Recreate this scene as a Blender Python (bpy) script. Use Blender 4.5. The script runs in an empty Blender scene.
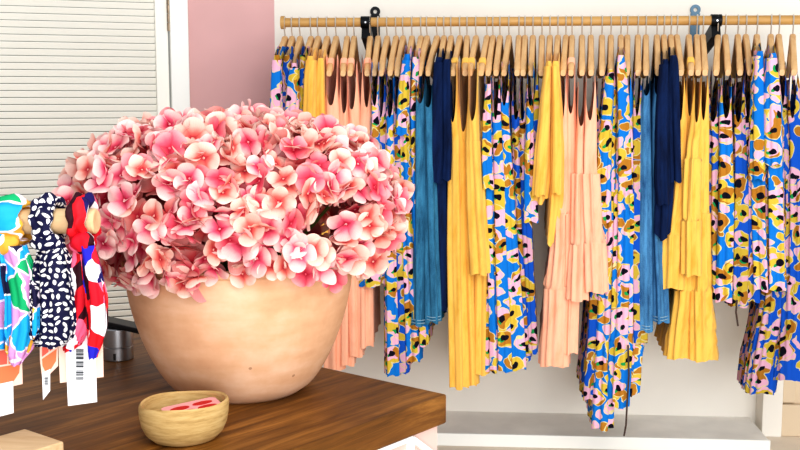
import bpy, bmesh, math, random
from mathutils import Vector, Matrix
random.seed(11)
PI = math.pi
sc = bpy.context.scene
COL = sc.collection
R = math.radians

# ------------------------------------------------------------------ camera
FPX = 1050.0
CAM = Vector((0, 0, 1.34))
YAW, PITCH = R(4.0), math.atan(125 / FPX)
FW = Vector((-math.sin(YAW) * math.cos(PITCH), math.cos(YAW) * math.cos(PITCH), -math.sin(PITCH)))
RT = Vector((math.cos(YAW), math.sin(YAW), 0))
UP = RT.cross(FW)
cd = bpy.data.cameras.new('camera')
cam = bpy.data.objects.new('camera', cd)
COL.objects.link(cam)
cd.sensor_width = 36
cd.lens = 36 * FPX / 800
cd.clip_start = 0.05
cam.matrix_world = Matrix((( RT.x, UP.x, -FW.x, CAM.x), (RT.y, UP.y, -FW.y, CAM.y), (RT.z, UP.z, -FW.z, CAM.z), (0, 0, 0, 1)))
sc.camera = cam

def ray(px, py):
    return FW + RT * ((px - 400) / FPX) - UP * ((py - 225) / FPX)
def onY(px, py, Y):
    d = ray(px, py)
    return CAM + d * (Y / d.y)
def onZ(px, py, z):
    d = ray(px, py)
    return CAM + d * ((z - CAM.z) / d.z)

# ------------------------------------------------------------------ objects
def tag(o, label, cat, group=None):
    o['label'] = label
    o['category'] = cat
    if group:
        o['group'] = group
    return o
def thing(name, loc, label, cat, group=None, rz=0):
    o = bpy.data.objects.new(name, None)
    o.empty_display_size = 0.05
    COL.objects.link(o)
    o.location = loc
    o.rotation_euler = (0, 0, rz)
    return tag(o, label, cat, group)
def root_of(o):
    while o.parent:
        o = o.parent
    return o
def obj(name, me, mat, parent=None):
    o = bpy.data.objects.new(name, me)
    COL.objects.link(o)
    if mat is not None and not me.materials:
        me.materials.append(mat)
    if parent:
        o.parent = parent
    return o
def struct(o):
    o['kind'] = 'structure'
    return o
def mesh_from(verts, faces, uvs=None, smooth=True, name='mesh', origin=None):
    me = bpy.data.meshes.new(name)
    if origin is not None:
        verts = [Vector(v) - origin for v in verts]
    me.from_pydata([tuple(v) for v in verts], [], faces)
    if uvs:
        uvl = me.uv_layers.new(name='UVMap')
        for l in me.loops:
            uvl.data[l.index].uv = uvs[l.vertex_index]
    if smooth:
        me.polygons.foreach_set('use_smooth', [True] * len(me.polygons))
    me.update()
    return me

class MB:
    """collects boxes, tubes, lathes in one mesh"""
    def __init__(self):
        self.bm = bmesh.new()
    def box(self, c, s, M=None, bev=0.0):
        r = bmesh.ops.create_cube(self.bm, size=1)
        vs = r['verts']
        for v in vs:
            v.co = Vector((v.co.x * s[0], v.co.y * s[1], v.co.z * s[2]))
        if bev:
            es = list({e for v in vs for e in v.link_edges})
            rb = bmesh.ops.bevel(self.bm, geom=es, offset=bev, segments=3, profile=0.5, affect='EDGES')
            vs = list({v for f in rb['faces'] for v in f.verts} | {v for v in vs if v.is_valid})
        for v in vs:
            p = v.co
            if M is not None:
                p = M @ p
            v.co = p + Vector(c)
        return self
    def tube(self, pts, rad, n=8, cap=True):
        pts = [Vector(p) for p in pts]
        rings = []
        prev = None
        for i, p in enumerate(pts):
            a = pts[max(i - 1, 0)]
            b = pts[min(i + 1, len(pts) - 1)]
            t = (b - a).normalized()
            if prev is None:
                u = t.orthogonal().normalized()
            else:
                u = (prev - t * prev.dot(t)).normalized()
            prev = u
            w = t.cross(u)
            r = rad[i] if isinstance(rad, (list, tuple)) else rad
            rings.append([self.bm.verts.new(p + (u * math.cos(2 * PI * k / n) + w * math.sin(2 * PI * k / n)) * r) for k in range(n)])
        for A, B in zip(rings, rings[1:]):
            for k in range(n):
                self.bm.faces.new((A[k], A[(k + 1) % n], B[(k + 1) % n], B[k]))
        if cap:
            self.bm.faces.new(rings[0][::-1])
            self.bm.faces.new(rings[-1])
        return self
    def lathe(self, prof, n=48, c=(0, 0, 0), wob=None):
        rings = []
        for (r, z) in prof:
            ring = []
            for k in range(n):
                a = 2 * PI * k / n
                rr, zz = (r, z) if wob is None else wob(r, z, a)
                ring.append(self.bm.verts.new((c[0] + rr * math.cos(a), c[1] + rr * math.sin(a), c[2] + zz)))
            rings.append(ring)
        for A, B in zip(rings, rings[1:]):
            for k in range(n):
                self.bm.faces.new((A[k], A[(k + 1) % n], B[(k + 1) % n], B[k]))
        self.bm.faces.new(rings[0][::-1])
        self.bm.faces.new(rings[-1])
        return self
    def poly(self, pts, thick, axis):
        """flat outline extruded by vector axis*thick"""
        ax = Vector(axis) * thick
        a = [self.bm.verts.new(Vector(p)) for p in pts]
        b = [self.bm.verts.new(Vector(p) + ax) for p in pts]
        n = len(pts)
        self.bm.faces.new(a[::-1])
        self.bm.faces.new(b)
        for k in range(n):
            self.bm.faces.new((a[k], a[(k + 1) % n], b[(k + 1) % n], b[k]))
        return self
    def build(self, name, mat, parent=None, smooth=False, origin=None):
        bmesh.ops.recalc_face_normals(self.bm, faces=self.bm.faces)
        me = bpy.data.meshes.new(name)
        if origin is not None:
            for v in self.bm.verts:
                v.co -= Vector(origin)
        self.bm.to_mesh(me)
        self.bm.free()
        if smooth:
            me.polygons.foreach_set('use_smooth', [True] * len(me.polygons))
            try:
                me.set_sharp_from_angle(angle=R(40))
            except Exception:
                pass
        return obj(name, me, mat, parent)

# ------------------------------------------------------------------ materials
def srgb(r, g, b):
    f = lambda c: (c / 255 / 12.92) if c / 255 <= 0.04045 else ((c / 255 + 0.055) / 1.055) ** 2.4
    return (f(r), f(g), f(b), 1)
class NT:
    def __init__(self, name, rough=0.6, spec=0.3):
        self.m = bpy.data.materials.new(name)
        self.m.use_nodes = True
        self.t = self.m.node_tree
        self.b = self.t.nodes['Principled BSDF']
        self.b.inputs['Roughness'].default_value = rough
        self.b.inputs['Specular IOR Level'].default_value = spec
    def n(self, typ, **kw):
        nd = self.t.nodes.new(typ)
        for k, v in kw.items():
            if k.startswith('i_'):
                nd.inputs[k[2:].replace('_', ' ')].default_value = v
            else:
                setattr(nd, k, v)
        return nd
    def l(self, a, b):
        self.t.links.new(a, b)
    def math(self, op, a, b=None, c=None):
        nd = self.n('ShaderNodeMath', operation=op)
        for i, x in enumerate((a, b, c)):
            if x is None:
                continue
            if isinstance(x, (int, float)):
                nd.inputs[i].default_value = x
            else:
                self.l(x, nd.inputs[i])
        return nd.outputs[0]
    def mix(self, fac, a, b):
        nd = self.n('ShaderNodeMix', data_type='RGBA')
        for s, x in ((nd.inputs[0], fac), (nd.inputs[6], a), (nd.inputs[7], b)):
            if isinstance(x, (int, float, tuple)):
                s.default_value = x
            else:
                self.l(x, s)
        return nd.outputs[2]
    def vmath(self, op, a, b=None):
        nd = self.n('ShaderNodeVectorMath', operation=op)
        for i, x in enumerate((a, b)):
            if x is None:
                continue
            if isinstance(x, tuple):
                nd.inputs[i].default_value = x
            else:
                self.l(x, nd.inputs[i])
        return nd.outputs[0]
    def ramp(self, fac, stops, const=False):
        nd = self.n('ShaderNodeValToRGB')
        cr = nd.color_ramp
        if const:
            cr.interpolation = 'CONSTANT'
        while len(cr.elements) < len(stops):
            cr.elements.new(0.5)
        for e, (p, c) in zip(cr.elements, stops):
            e.position = p
            e.color = c
        self.l(fac, nd.inputs[0])
        return nd.outputs[0]
    def base(self, c):
        if isinstance(c, tuple):
            self.b.inputs['Base Color'].default_value = c
        else:
            self.l(c, self.b.inputs['Base Color'])
        return self
    def bump(self, h, s=0.3, d=0.005):
        nd = self.n('ShaderNodeBump')
        nd.inputs['Strength'].default_value = s
        nd.inputs['Distance'].default_value = d
        self.l(h, nd.inputs['Height'])
        self.l(nd.outputs[0], self.b.inputs['Normal'])
        return self
    def coord(self, kind='Object'):
        return self.n('ShaderNodeTexCoord').outputs[kind]
    def noise(self, vec, scale, detail=4, rough=0.5):
        nd = self.n('ShaderNodeTexNoise')
        nd.inputs['Scale'].default_value = scale
        nd.inputs['Detail'].default_value = detail
        nd.inputs['Roughness'].default_value = rough
        self.l(vec, nd.inputs['Vector'])
        return nd
    def voro(self, vec, scale, rnd=1.0, feature='F1'):
        nd = self.n('ShaderNodeTexVoronoi', voronoi_dimensions='2D', feature=feature)
        nd.inputs['Scale'].default_value = scale
        nd.inputs['Randomness'].default_value = rnd
        self.l(vec, nd.inputs['Vector'])
        return nd

def plain(name, c, rough=0.6, metal=0.0, var=0.08, scale=8, bump=0.0, spec=0.3):
    t = NT(name, rough, spec)
    nz = t.noise(t.coord('Object'), scale)
    dark = tuple(x * (1 - var) for x in c[:3]) + (1,)
    lite = tuple(min(1, x * (1 + var)) for x in c[:3]) + (1,)
    t.base(t.ramp(nz.outputs[0], [(0.3, dark), (0.7, lite)]))
    t.b.inputs['Metallic'].default_value = metal
    if bump:
        nb = t.noise(t.coord('Object'), scale * 12)
        t.bump(nb.outputs[0], bump, 0.002)
    return t.m

def fabric(name, c, var=0.1, weave=700, rough=0.85, shade=None):
    t = NT(name, rough, 0.1)
    uv = t.coord('UV')
    mp = t.n('ShaderNodeMapping')
    mp.inputs['Scale'].default_value = (9, 1.6, 1)
    t.l(uv, mp.inputs[0])
    nz = t.noise(mp.outputs[0], 4, 5, 0.6)
    dark = shade or tuple(x * (1 - 2 * var) for x in c[:3]) + (1,)
    lite = tuple(min(1, x * (1 + var)) for x in c[:3]) + (1,)
    col = t.ramp(nz.outputs[0], [(0.3, dark), (0.52, c), (0.75, lite)])
    t.base(col)
    nb = t.noise(uv, weave, 2)
    t.bump(nb.outputs[0], 0.25, 0.001)
    t.b.inputs['Sheen Weight'].default_value = 0.15
    return t.m

def floral_uv(t):
    uv = t.coord('UV')
    oi = t.n('ShaderNodeObjectInfo')
    nz = t.noise(uv, 15, 2)
    w = t.vmath('MULTIPLY', t.vmath('SUBTRACT', nz.outputs['Color'], (0.5, 0.5, 0.5)), (0.06, 0.06, 0))
    return t.vmath('ADD', uv, w)

def floral(name, blue, gain=1.0):
    g = lambda r, gg, b: tuple(x * gain for x in srgb(r, gg, b)[:3]) + (1,)
    t = NT(name, 0.8, 0.12)
    uv = floral_uv(t)
    ochre, must, pink, cream, black, green = g(178, 120, 40), g(210, 180, 64), g(232, 178, 202), g(222, 208, 150), g(16, 14, 30), g(30, 150, 80)
    # loose pink and pale patches between the flowers
    vd = t.voro(t.vmath('ADD', uv, (3.3, 1.7, 0)), 24, 0.9)
    sep = t.n('ShaderNodeSeparateColor')
    t.l(vd.outputs['Color'], sep.inputs[0])
    patch = t.math('MULTIPLY', t.math('LESS_THAN', vd.outputs['Distance'], 0.42), t.math('GREATER_THAN', sep.outputs[0], 0.36))
    patch2 = t.math('MULTIPLY', t.math('LESS_THAN', vd.outputs['Distance'], 0.37), t.math('GREATER_THAN', sep.outputs[0], 0.36))
    pc = t.ramp(sep.outputs[1], [(0, pink), (0.42, ochre), (0.64, must), (0.8, pink)], True)
    c = t.mix(patch, blue, cream)
    c = t.mix(patch2, c, pc)
    # flowers
    va = t.voro(uv, 14.5, 0.95)
    d = va.outputs['Distance']
    vb = t.voro(t.vmath('ADD', uv, (7.1, 0.4, 0)), 26, 1.0)
    sb = t.n('ShaderNodeSeparateColor')
    t.l(vb.outputs['Color'], sb.inputs[0])
    petal = t.ramp(sb.outputs[0], [(0, must), (0.34, pink), (0.66, ochre), (0.88, pink)], True)
    c = t.mix(t.math('LESS_THAN', d, 0.445), c, cream)
    c = t.mix(t.math('LESS_THAN', d, 0.405), c, petal)
    vg = t.voro(t.vmath('ADD', uv, (0.010, 0.006, 0)), 14.5, 0.95)
    c = t.mix(t.math('LESS_THAN', vg.outputs['Distance'], 0.09), c, green)
    c = t.mix(t.math('LESS_THAN', d, 0.15), c, black)
    t.base(c)
    nb = t.noise(t.coord('UV'), 600, 2)
    t.bump(nb.outputs[0], 0.15, 0.001)
    return t.m

def denim(name, c1, c2):
    t = NT(name, 0.85, 0.15)
    uv = t.coord('UV')
    mp = t.n('ShaderNodeMapping')
    mp.inputs['Scale'].default_value = (14, 2, 1)
    t.l(uv, mp.inputs[0])
    nz = t.noise(mp.outputs[0], 3, 6, 0.7)
    fine = t.noise(uv, 420, 2)
    f = t.math('ADD', t.math('MULTIPLY', nz.outputs[0], 0.75), t.math('MULTIPLY', fine.outputs[0], 0.25))
    t.base(t.ramp(f, [(0.33, c1), (0.62, c2)]))
    t.bump(fine.outputs[0], 0.4, 0.001)
    return t.m

def wood(name, stops, axis_scale=(1.2, 14, 14), scale=3.0, rough=0.45, spec=0.35, rot=0.0, coord='Object'):
    t = NT(name, rough, spec)
    mp = t.n('ShaderNodeMapping')
    mp.inputs['Scale'].default_value = axis_scale
    mp.inputs['Rotation'].default_value = (0, 0, rot)
    t.l(t.coord(coord), mp.inputs[0])
    nz = t.noise(mp.outputs[0], scale, 8, 0.65)
    nz.inputs['Distortion'].default_value = 0.6
    n2 = t.noise(t.coord(coord), 3, 3)
    f = t.math('ADD', t.math('MULTIPLY', nz.outputs[0], 0.8), t.math('MULTIPLY', n2.outputs[0], 0.2))
    t.base(t.ramp(f, stops))
    t.bump(nz.outputs[0], 0.2, 0.002)
    return t.m

M = {}
M['cream_wall'] = plain('cream plaster', srgb(236, 231, 221), 0.9, var=0.03, scale=2.5, bump=0.1)
M['pink_wall'] = plain('dusty pink plaster', srgb(216, 172, 170), 0.85, var=0.08, scale=2.2, bump=0.1)
M['white_paint'] = plain('white gloss paint', srgb(240, 240, 234), 0.45, var=0.02, scale=3)
M['louvre'] = plain('ivory louvre paint', srgb(240, 238, 228), 0.5, var=0.02, scale=3)
M['louvre_gap_shade'] = plain('shaded louvre backing', srgb(112, 108, 98), 0.8, var=0.02)  # dark colour paints the shade seen between the slats
M['floor'] = plain('pale stone floor', srgb(228, 214, 196), 0.6, var=0.08, scale=6)
M['concrete'] = plain('grey concrete', srgb(242, 239, 232), 0.75, var=0.08, scale=7, bump=0.1)
M['beige_panel'] = plain('beige panel paint', srgb(214, 194, 166), 0.55, var=0.05, scale=4)
M['black_metal'] = plain('black bracket metal', srgb(22, 23, 26), 0.45, 0.6, 0.05)
M['blue_metal'] = plain('blue grey bracket metal', srgb(70, 92, 108), 0.4, 0.6, 0.05)
M['steel'] = plain('brushed steel', srgb(176, 176, 178), 0.35, 1.0, 0.08, 30)
M['wire'] = plain('hook wire', srgb(214, 208, 198), 0.35, 0.7, 0.05)
M['brass'] = plain('aged hinge metal', srgb(150, 132, 112), 0.45, 0.8, 0.2, 40)
M['dark_slot'] = plain('dark slot', srgb(40, 34, 30), 0.8)
M['rail_wood'] = wood('rail wood', [(0.3, srgb(168, 124, 66)), (0.7, srgb(206, 164, 102))], (1.5, 20, 20), 2, 0.5)
M['hanger_wood'] = wood('hanger wood', [(0.3, srgb(196, 148, 94)), (0.7, srgb(230, 190, 138))], (16, 3, 6), 2, 0.45)
M['stand_wood'] = wood('pale stand wood', [(0.3, srgb(196, 158, 112)), (0.7, srgb(230, 200, 158))], (2, 14, 14), 2.5, 0.5)
M['yellow'] = fabric('mustard yellow cotton', srgb(240, 190, 92), 0.06, shade=srgb(226, 166, 66))
M['peach'] = fabric('peach cotton', srgb(252, 188, 156), 0.05, shade=srgb(244, 168, 134))
M['navy'] = denim('navy textured cotton', srgb(4, 12, 36), srgb(14, 38, 82))
M['teal_denim'] = denim('teal blue denim', srgb(12, 54, 86), srgb(64, 132, 168))
M['blue_denim'] = denim('washed blue denim', srgb(14, 54, 100), srgb(84, 144, 190))
M['stitch'] = plain('denim stitching', srgb(150, 180, 196), 0.8)
M['floral'] = floral('bright blue flower print', srgb(18, 118, 204))
M['floral_deep'] = floral('deep blue flower print', srgb(20, 80, 178), 0.74)
M['trim_pale'] = fabric('pale strap cloth', srgb(236, 214, 206))
M['dark_tie'] = fabric('dark ribbon', srgb(74, 58, 52))
M['white_frame'] = plain('white table frame paint', srgb(246, 244, 242), 0.4, var=0.02)
M['blush'] = plain('blush panel paint', srgb(216, 184, 174), 0.7, var=0.03)
M['card_peach'] = plain('peach card', srgb(250, 214, 196), 0.7, var=0.02)
M['card_white'] = plain('white label paper', srgb(244, 244, 246), 0.7, var=0.01)
M['card_orange'] = plain('orange print', srgb(240, 128, 84), 0.7, var=0.05)
M['card_coral'] = plain('coral print', srgb(236, 106, 90), 0.7, var=0.05)
M['ink'] = plain('grey ink', srgb(70, 74, 78), 0.8)
M['card_pink'] = plain('pink card', srgb(248, 178, 178), 0.6, var=0.04)
M['card_red'] = plain('red print', srgb(206, 26, 34), 0.5, var=0.05)
M['leaf'] = plain('dried leaf', srgb(150, 122, 58), 0.7, var=0.25, scale=30)
M['stem'] = plain('flower stem', srgb(104, 112, 54), 0.8)

def table_wood():
    t = NT('oiled dark table wood', 0.5, 0.22)
    mp = t.n('ShaderNodeMapping')
    mp.inputs['Scale'].default_value = (1.3, 16, 16)
    t.l(t.coord('Object'), mp.inputs[0])
    nz = t.noise(mp.outputs[0], 2.2, 9, 0.68)
    nz.inputs['Distortion'].default_value = 0.8
    n2 = t.noise(t.coord('Object'), 2.2, 3)
    f = t.math('ADD', t.math('MULTIPLY', nz.outputs[0], 0.72), t.math('MULTIPLY', n2.outputs[0], 0.28))
    t.base(t.ramp(f, [(0.34, srgb(64, 37, 10)), (0.5, srgb(112, 70, 24)), (0.68, srgb(166, 114, 52))]))
    t.bump(nz.outputs[0], 0.25, 0.002)
    return t.m
M['table_wood'] = table_wood()

def terracotta():
    t = NT('pale terracotta', 0.8, 0.2)
    co = t.coord('Object')
    nz = t.noise(co, 7, 6, 0.6)
    mp = t.n('ShaderNodeMapping')
    mp.inputs['Scale'].default_value = (2.5, 2.5, 9)
    t.l(co, mp.inputs[0])
    st = t.noise(mp.outputs[0], 3, 4)
    f = t.math('ADD', t.math('MULTIPLY', nz.outputs[0], 0.6), t.math('MULTIPLY', st.outputs[0], 0.4))
    c = t.ramp(f, [(0.3, srgb(192, 140, 102)), (0.5, srgb(214, 168, 132)), (0.66, srgb(228, 190, 160))])
    sp = t.voro(co, 19)
    spn = t.n('ShaderNodeTexVoronoi', feature='F1')
    spn.inputs['Scale'].default_value = 14
    t.l(co, spn.inputs['Vector'])
    sp2 = t.n('ShaderNodeSeparateColor')
    t.l(spn.outputs['Color'], sp2.inputs[0])
    spot = t.math('MULTIPLY', t.math('LESS_THAN', spn.outputs['Distance'], 0.06), t.math('GREATER_THAN', sp2.outputs[0], 0.72))
    c = t.mix(t.math('MULTIPLY', spot, 0.6), c, srgb(140, 92, 60))
    t.base(c)
    t.bump(nz.outputs[0], 0.12, 0.003)
    return t.m
M['terracotta'] = terracotta()

def bowl_mat():
    t = NT('pale hand carved wood', 0.75, 0.2)
    mp = t.n('ShaderNodeMapping')
    mp.inputs['Scale'].default_value = (4, 4, 30)
    mp.inputs['Rotation'].default_value = (0.12, 0.1, 0)
    t.l(t.coord('Object'), mp.inputs[0])
    nz = t.noise(mp.outputs[0], 5, 7, 0.65)
    t.base(t.ramp(nz.outputs[0], [(0.25, srgb(150, 118, 68)), (0.5, srgb(190, 158, 104)), (0.75, srgb(206, 178, 126))]))
    t.bump(nz.outputs[0], 0.3, 0.002)
    return t.m
M['bowl'] = bowl_mat()

def petal_mat(deep=False):
    t = NT('hydrangea petal gap shade' if deep else 'hydrangea petal', 0.7, 0.15)
    uv = t.coord('UV')
    sx = t.n('ShaderNodeSeparateXYZ')
    t.l(uv, sx.inputs[0])
    oi = t.n('ShaderNodeObjectInfo')
    nz = t.noise(t.coord('Object'), 40, 4)
    v = t.math('ADD', sx.outputs[1], t.math('MULTIPLY', t.math('SUBTRACT', nz.outputs[0], 0.5), 0.35))
    a = t.ramp(v, [(0.04, srgb(182, 22, 58)), (0.30, srgb(230, 98, 126)), (0.58, srgb(246, 186, 186)), (1.0, srgb(252, 226, 218))])  # red base is the petal's own, widened to paint deeper shadow in the gaps
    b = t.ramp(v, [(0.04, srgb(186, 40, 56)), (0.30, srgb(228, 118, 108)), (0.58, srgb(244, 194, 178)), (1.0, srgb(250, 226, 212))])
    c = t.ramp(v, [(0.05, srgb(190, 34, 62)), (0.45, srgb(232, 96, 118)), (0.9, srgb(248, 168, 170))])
    r = oi.outputs['Random']
    col = t.mix(t.math('GREATER_THAN', r, 0.42), a, b)
    col = t.mix(t.math('GREATER_THAN', r, 0.86), col, c)
    # fine veins fanning along each petal
    vw = t.n('ShaderNodeTexWave', wave_type='BANDS', bands_direction='X')
    vw.inputs['Scale'].default_value = 3.2
    vw.inputs['Distortion'].default_value = 2.5
    t.l(uv, vw.inputs['Vector'])
    vf = t.math('MULTIPLY', t.math('GREATER_THAN', vw.outputs['Fac'], 0.72), 0.05)
    col = t.mix(vf, col, srgb(206, 74, 96))
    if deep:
        col = t.mix(0.55, col, srgb(196, 44, 66))  # inner florets mixed towards dark red, painting the shade between outer ones
    t.base(col)
    tr = t.n('ShaderNodeBsdfTranslucent')
    t.l(col, tr.inputs[0])
    mx = t.n('ShaderNodeMixShader')
    mx.inputs[0].default_value = 0.22
    t.l(t.b.outputs[0], mx.inputs[1])
    t.l(tr.outputs[0], mx.inputs[2])
    t.l(mx.outputs[0], t.t.nodes['Material Output'].inputs[0])
    return t.m
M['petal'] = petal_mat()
M['petal_gap_shade'] = petal_mat(True)

def scarf_patches(name, cols, scale, edge=None, stretch=(1, 1, 1), ew=0.05):
    t = NT(name, 0.65, 0.2)
    uv = t.coord('UV')
    nz = t.noise(uv, 26, 2)
    w = t.vmath('MULTIPLY', t.vmath('SUBTRACT', nz.outputs['Color'], (0.5, 0.5, 0.5)), (0.03, 0.03, 0))
    p = t.vmath('MULTIPLY', t.vmath('ADD', uv, w), stretch)
    v = t.voro(p, scale, 1.0)
    s = t.n('ShaderNodeSeparateColor')
    t.l(v.outputs['Color'], s.inputs[0])
    n = len(cols)
    c = t.ramp(s.outputs[0], [(i / n, k) for i, k in enumerate(cols)], True)
    if edge:
        ve = t.voro(p, scale, 1.0, 'DISTANCE_TO_EDGE')
        c = t.mix(t.math('LESS_THAN', ve.outputs['Distance'], ew), c, edge)
    t.base(c)
    return t.m
M['scarf_blue'] = scarf_patches('blue abstract print', [srgb(32, 164, 226), srgb(244, 200, 74), srgb(214, 150, 206), srgb(26, 150, 224), srgb(224, 164, 62), srgb(28, 24, 60), srgb(32, 164, 226), srgb(20, 168, 106)], 22, srgb(238, 224, 236), ew=0.04)
M['scarf_red'] = scarf_patches('red navy and pink print', [srgb(206, 20, 32), srgb(30, 22, 90), srgb(238, 108, 142), srgb(200, 18, 40), srgb(244, 236, 242), srgb(52, 10, 24), srgb(36, 34, 178), srgb(222, 30, 44)], 46, None, (1, 0.55, 1))
def leaf_dabs():
    t = NT('navy cloth with white leaf dabs', 0.65, 0.2)
    uv = t.coord('UV')
    v = t.voro(uv, 88, 0.5)
    s = t.n('ShaderNodeSeparateColor')
    t.l(v.outputs['Color'], s.inputs[0])
    loc = t.vmath('SUBTRACT', uv, v.outputs['Position'])
    rt = t.n('ShaderNodeVectorRotate', rotation_type='Z_AXIS')
    t.l(loc, rt.inputs['Vector'])
    t.l(t.math('MULTIPLY', s.outputs[0], 6.28), rt.inputs['Angle'])
    sx = t.n('ShaderNodeSeparateXYZ')
    t.l(rt.outputs[0], sx.inputs[0])
    x = t.math('ABSOLUTE', t.math('DIVIDE', sx.outputs[0], 0.0049))
    y = t.math('ABSOLUTE', t.math('DIVIDE', sx.outputs[1], 0.0026))
    e = t.math('ADD', t.math('POWER', x, 1.7), t.math('POWER', y, 1.7))
    t.base(t.mix(t.math('LESS_THAN', e, 1.0), srgb(18, 18, 58), srgb(244, 242, 240)))
    return t.m
M['scarf_navy'] = leaf_dabs()

# ------------------------------------------------------------------ room
YW, YR = 4.27, 3.90
corner = onY(275, 60, YW)
XC = corner.x
STEP = 0.05
# floor and walls
MB().box((0, 1.6, -0.05), (9.0, 7.4, 0.1)).build('floor', M['floor'])
struct(bpy.data.objects['floor'])
wl = 4.2
MB().box((XC + wl / 2, YW + 0.08, 1.4), (wl, 0.16, 2.8)).build('wall_back', M['cream_wall'])
struct(bpy.data.objects['wall_back'])
A = R(24)
WD = Vector((-math.cos(A), -math.sin(A), 0))     # along the angled wall, away from the corner
WN = Vector((math.sin(A), -math.cos(A), 0))      # facing the room
MW = Matrix(((WD.x, -WN.x, 0), (WD.y, -WN.y, 0), (0, 0, 1)))  # local x along wall, y into the wall
C0 = Vector((XC, YW, 0))
def wall_x(px):
    """distance along the angled wall seen at image column px at eye level"""
    d = ray(px, 100)
    # CAM + d*s on line C0 + WD*u
    den = d.x * WD.y - d.y * WD.x
    u = (d.x * (CAM.y - C0.y) - d.y * (CAM.x - C0.x)) / den
    return u
def wbox(u0, u1, z0, z1, dep, out=0.0, mb=None, bev=0.0):
    mb = mb or MB()
    c = C0 + WD * ((u0 + u1) / 2) + WN * (out - dep / 2) + Vector((0, 0, (z0 + z1) / 2))
    mb.box(c, (abs(u1 - u0), dep, z1 - z0), MW, bev)
    return mb
uj = wall_x(189.0)      # jamb meets pink wall
us = wall_x(171.0)      # jamb meets stile
uo = wall_x(157.0)      # stile inner edge
ud = us + 0.92
uj2 = ud + (us - uj)
mbw = wbox(0, uj, 0, 2.8, 0.14)
wbox(uj2, uj2 + 1.7, 0, 2.8, 0.14, mb=mbw)
wbox(uj, uj2, 2.22, 2.8, 0.14, mb=mbw)
o = struct(mbw.build('wall_left', M['pink_wall']))
# casing
mbc = wbox(uj, us, 0, 2.22, 0.17, 0.03, bev=0.004)
wbox(ud, uj2, 0, 2.22, 0.17, 0.03, mbc, 0.004)
wbox(uj, uj2, 2.14, 2.22, 0.172, 0.032, mbc, 0.004)
struct(mbc.build('trim_1', M['white_paint']))
# louvred door
g = 0.006
door = struct(wbox(us + g, uo, 0.01, 2.13, 0.036, 0.006, bev=0.003).build('door_1', M['louvre']))
mbd = wbox(ud - (uo - us), ud - g, 0.01, 2.13, 0.036, 0.006, bev=0.003)
wbox(uo, ud - (uo - us), 0.01, 0.16, 0.036, 0.006, mbd, 0.003)
wbox(uo, ud - (uo - us), 2.02, 2.13, 0.036, 0.006, mbd, 0.003)
mbd.build('door_frame', M['louvre'], door)
mbs = MB()
z = 0.17
pitchz = 0.0262
tilt = Matrix.Rotation(R(-62), 3, 'X')
u0, u1 = uo, ud - (uo - us)
while z < 2.01:
    c = C0 + WD * ((u0 + u1) / 2) + WN * (-0.012) + Vector((0, 0, z + pitchz / 2))
    mbs.box(c, (u1 - u0, 0.0255, 0.006), MW @ tilt, 0.0015)
    z += pitchz
mbs.build('louvre_slats', M['louvre'], door)
wbox(u0, u1, 0.1, 2.1, 0.004, -0.034).build('backing', M['louvre_gap_shade'], door)  # dark sheet standing in for the shade in the slat gaps
mbh = MB()
zc = onY(166, 10, 3.9).z
ph = C0 + WD * (us + 0.002) + WN * 0.013
zb = CAM.z + (100 - 28) / FPX * 3.9
for k in range(4):
    mbh.tube([ph + Vector((0, 0, zb + k * 0.034)), ph + Vector((0, 0, zb + k * 0.034 + 0.032))], 0.0075, 10)
mbh.build('hinge', M['brass'], door, True)

# plinth
pf = onZ(600, 437, STEP)
xr = onZ(770, 441, STEP).x
xl = XC + 0.02
yf = pf.y
def rbox(x0, x1, y0, y1, z0, z1, mat, name, bev=0.0):
    return MB().box(((x0 + x1) / 2, (y0 + y1) / 2, (z0 + z1) / 2), (x1 - x0, y1 - y0, z1 - z0), None, bev).build(name, mat)
st = struct(rbox(xl, xr, yf + 0.012, YW, 0, STEP, M['concrete'], 'floor_plinth', 0.004))
nose = rbox(xl, xr + 0.004, yf, yf + 0.014, 0.0, STEP + 0.001, M['white_paint'], 'plinth_nosing', 0.004)
nose.parent = st
# right return: plaster pilaster and panelled door
xa = onY(757, 380, YW).x
xb = onY(783, 400, YW - 0.10).x
struct(rbox(xa, xb, YW - 0.10, YW, 0, 1.2, M['cream_wall'], 'wall_right', 0.003))
d2 = struct(rbox(xb + 0.001, xb + 0.95, YW - 0.06, YW - 0.004, 0, 1.2, M['beige_panel'], 'door_2'))
mb = MB()
mb.box((xb + 0.475, YW - 0.075, 0.065), (0.948, 0.03, 0.13), None, 0.004)
mb.box((xb + 0.475, YW - 0.070, 1.14), (0.948, 0.02, 0.12), None, 0.004)
mb.box((xb + 0.03, YW - 0.068, 0.605), (0.05, 0.02, 0.94), None, 0.004)
mb.build('door_frame', M['beige_panel'], d2)

# ------------------------------------------------------------------ rail and brackets
ZR = CAM.z + 78 * YR / FPX
RR = 0.0168
ZR = onY(400, 22, YR).z
x0 = onY(283, 22, YR).x
x1 = onY(800, 17, YR).x + 0.55
rail = thing('clothes_rail', (x0, YR, ZR), 'long pale wooden clothes rail carrying every hanger along the cream wall', 'rail')
mb = MB()
mb.tube([(x0, YR, ZR), (x1, YR, ZR)], RR, 20)
mb.build('pole', M['rail_wood'], rail, True, origin=rail.location)
mb = MB()
mb.tube([(x0 - 0.008, YR, ZR), (x0 - 0.007, YR, ZR), (x0 + 0.007, YR, ZR), (x0 + 0.008, YR, ZR)], [0.017, 0.024, 0.024, 0.019], 20)
mb.build('end_cap', M['rail_wood'], rail, True, origin=rail.location)

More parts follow.
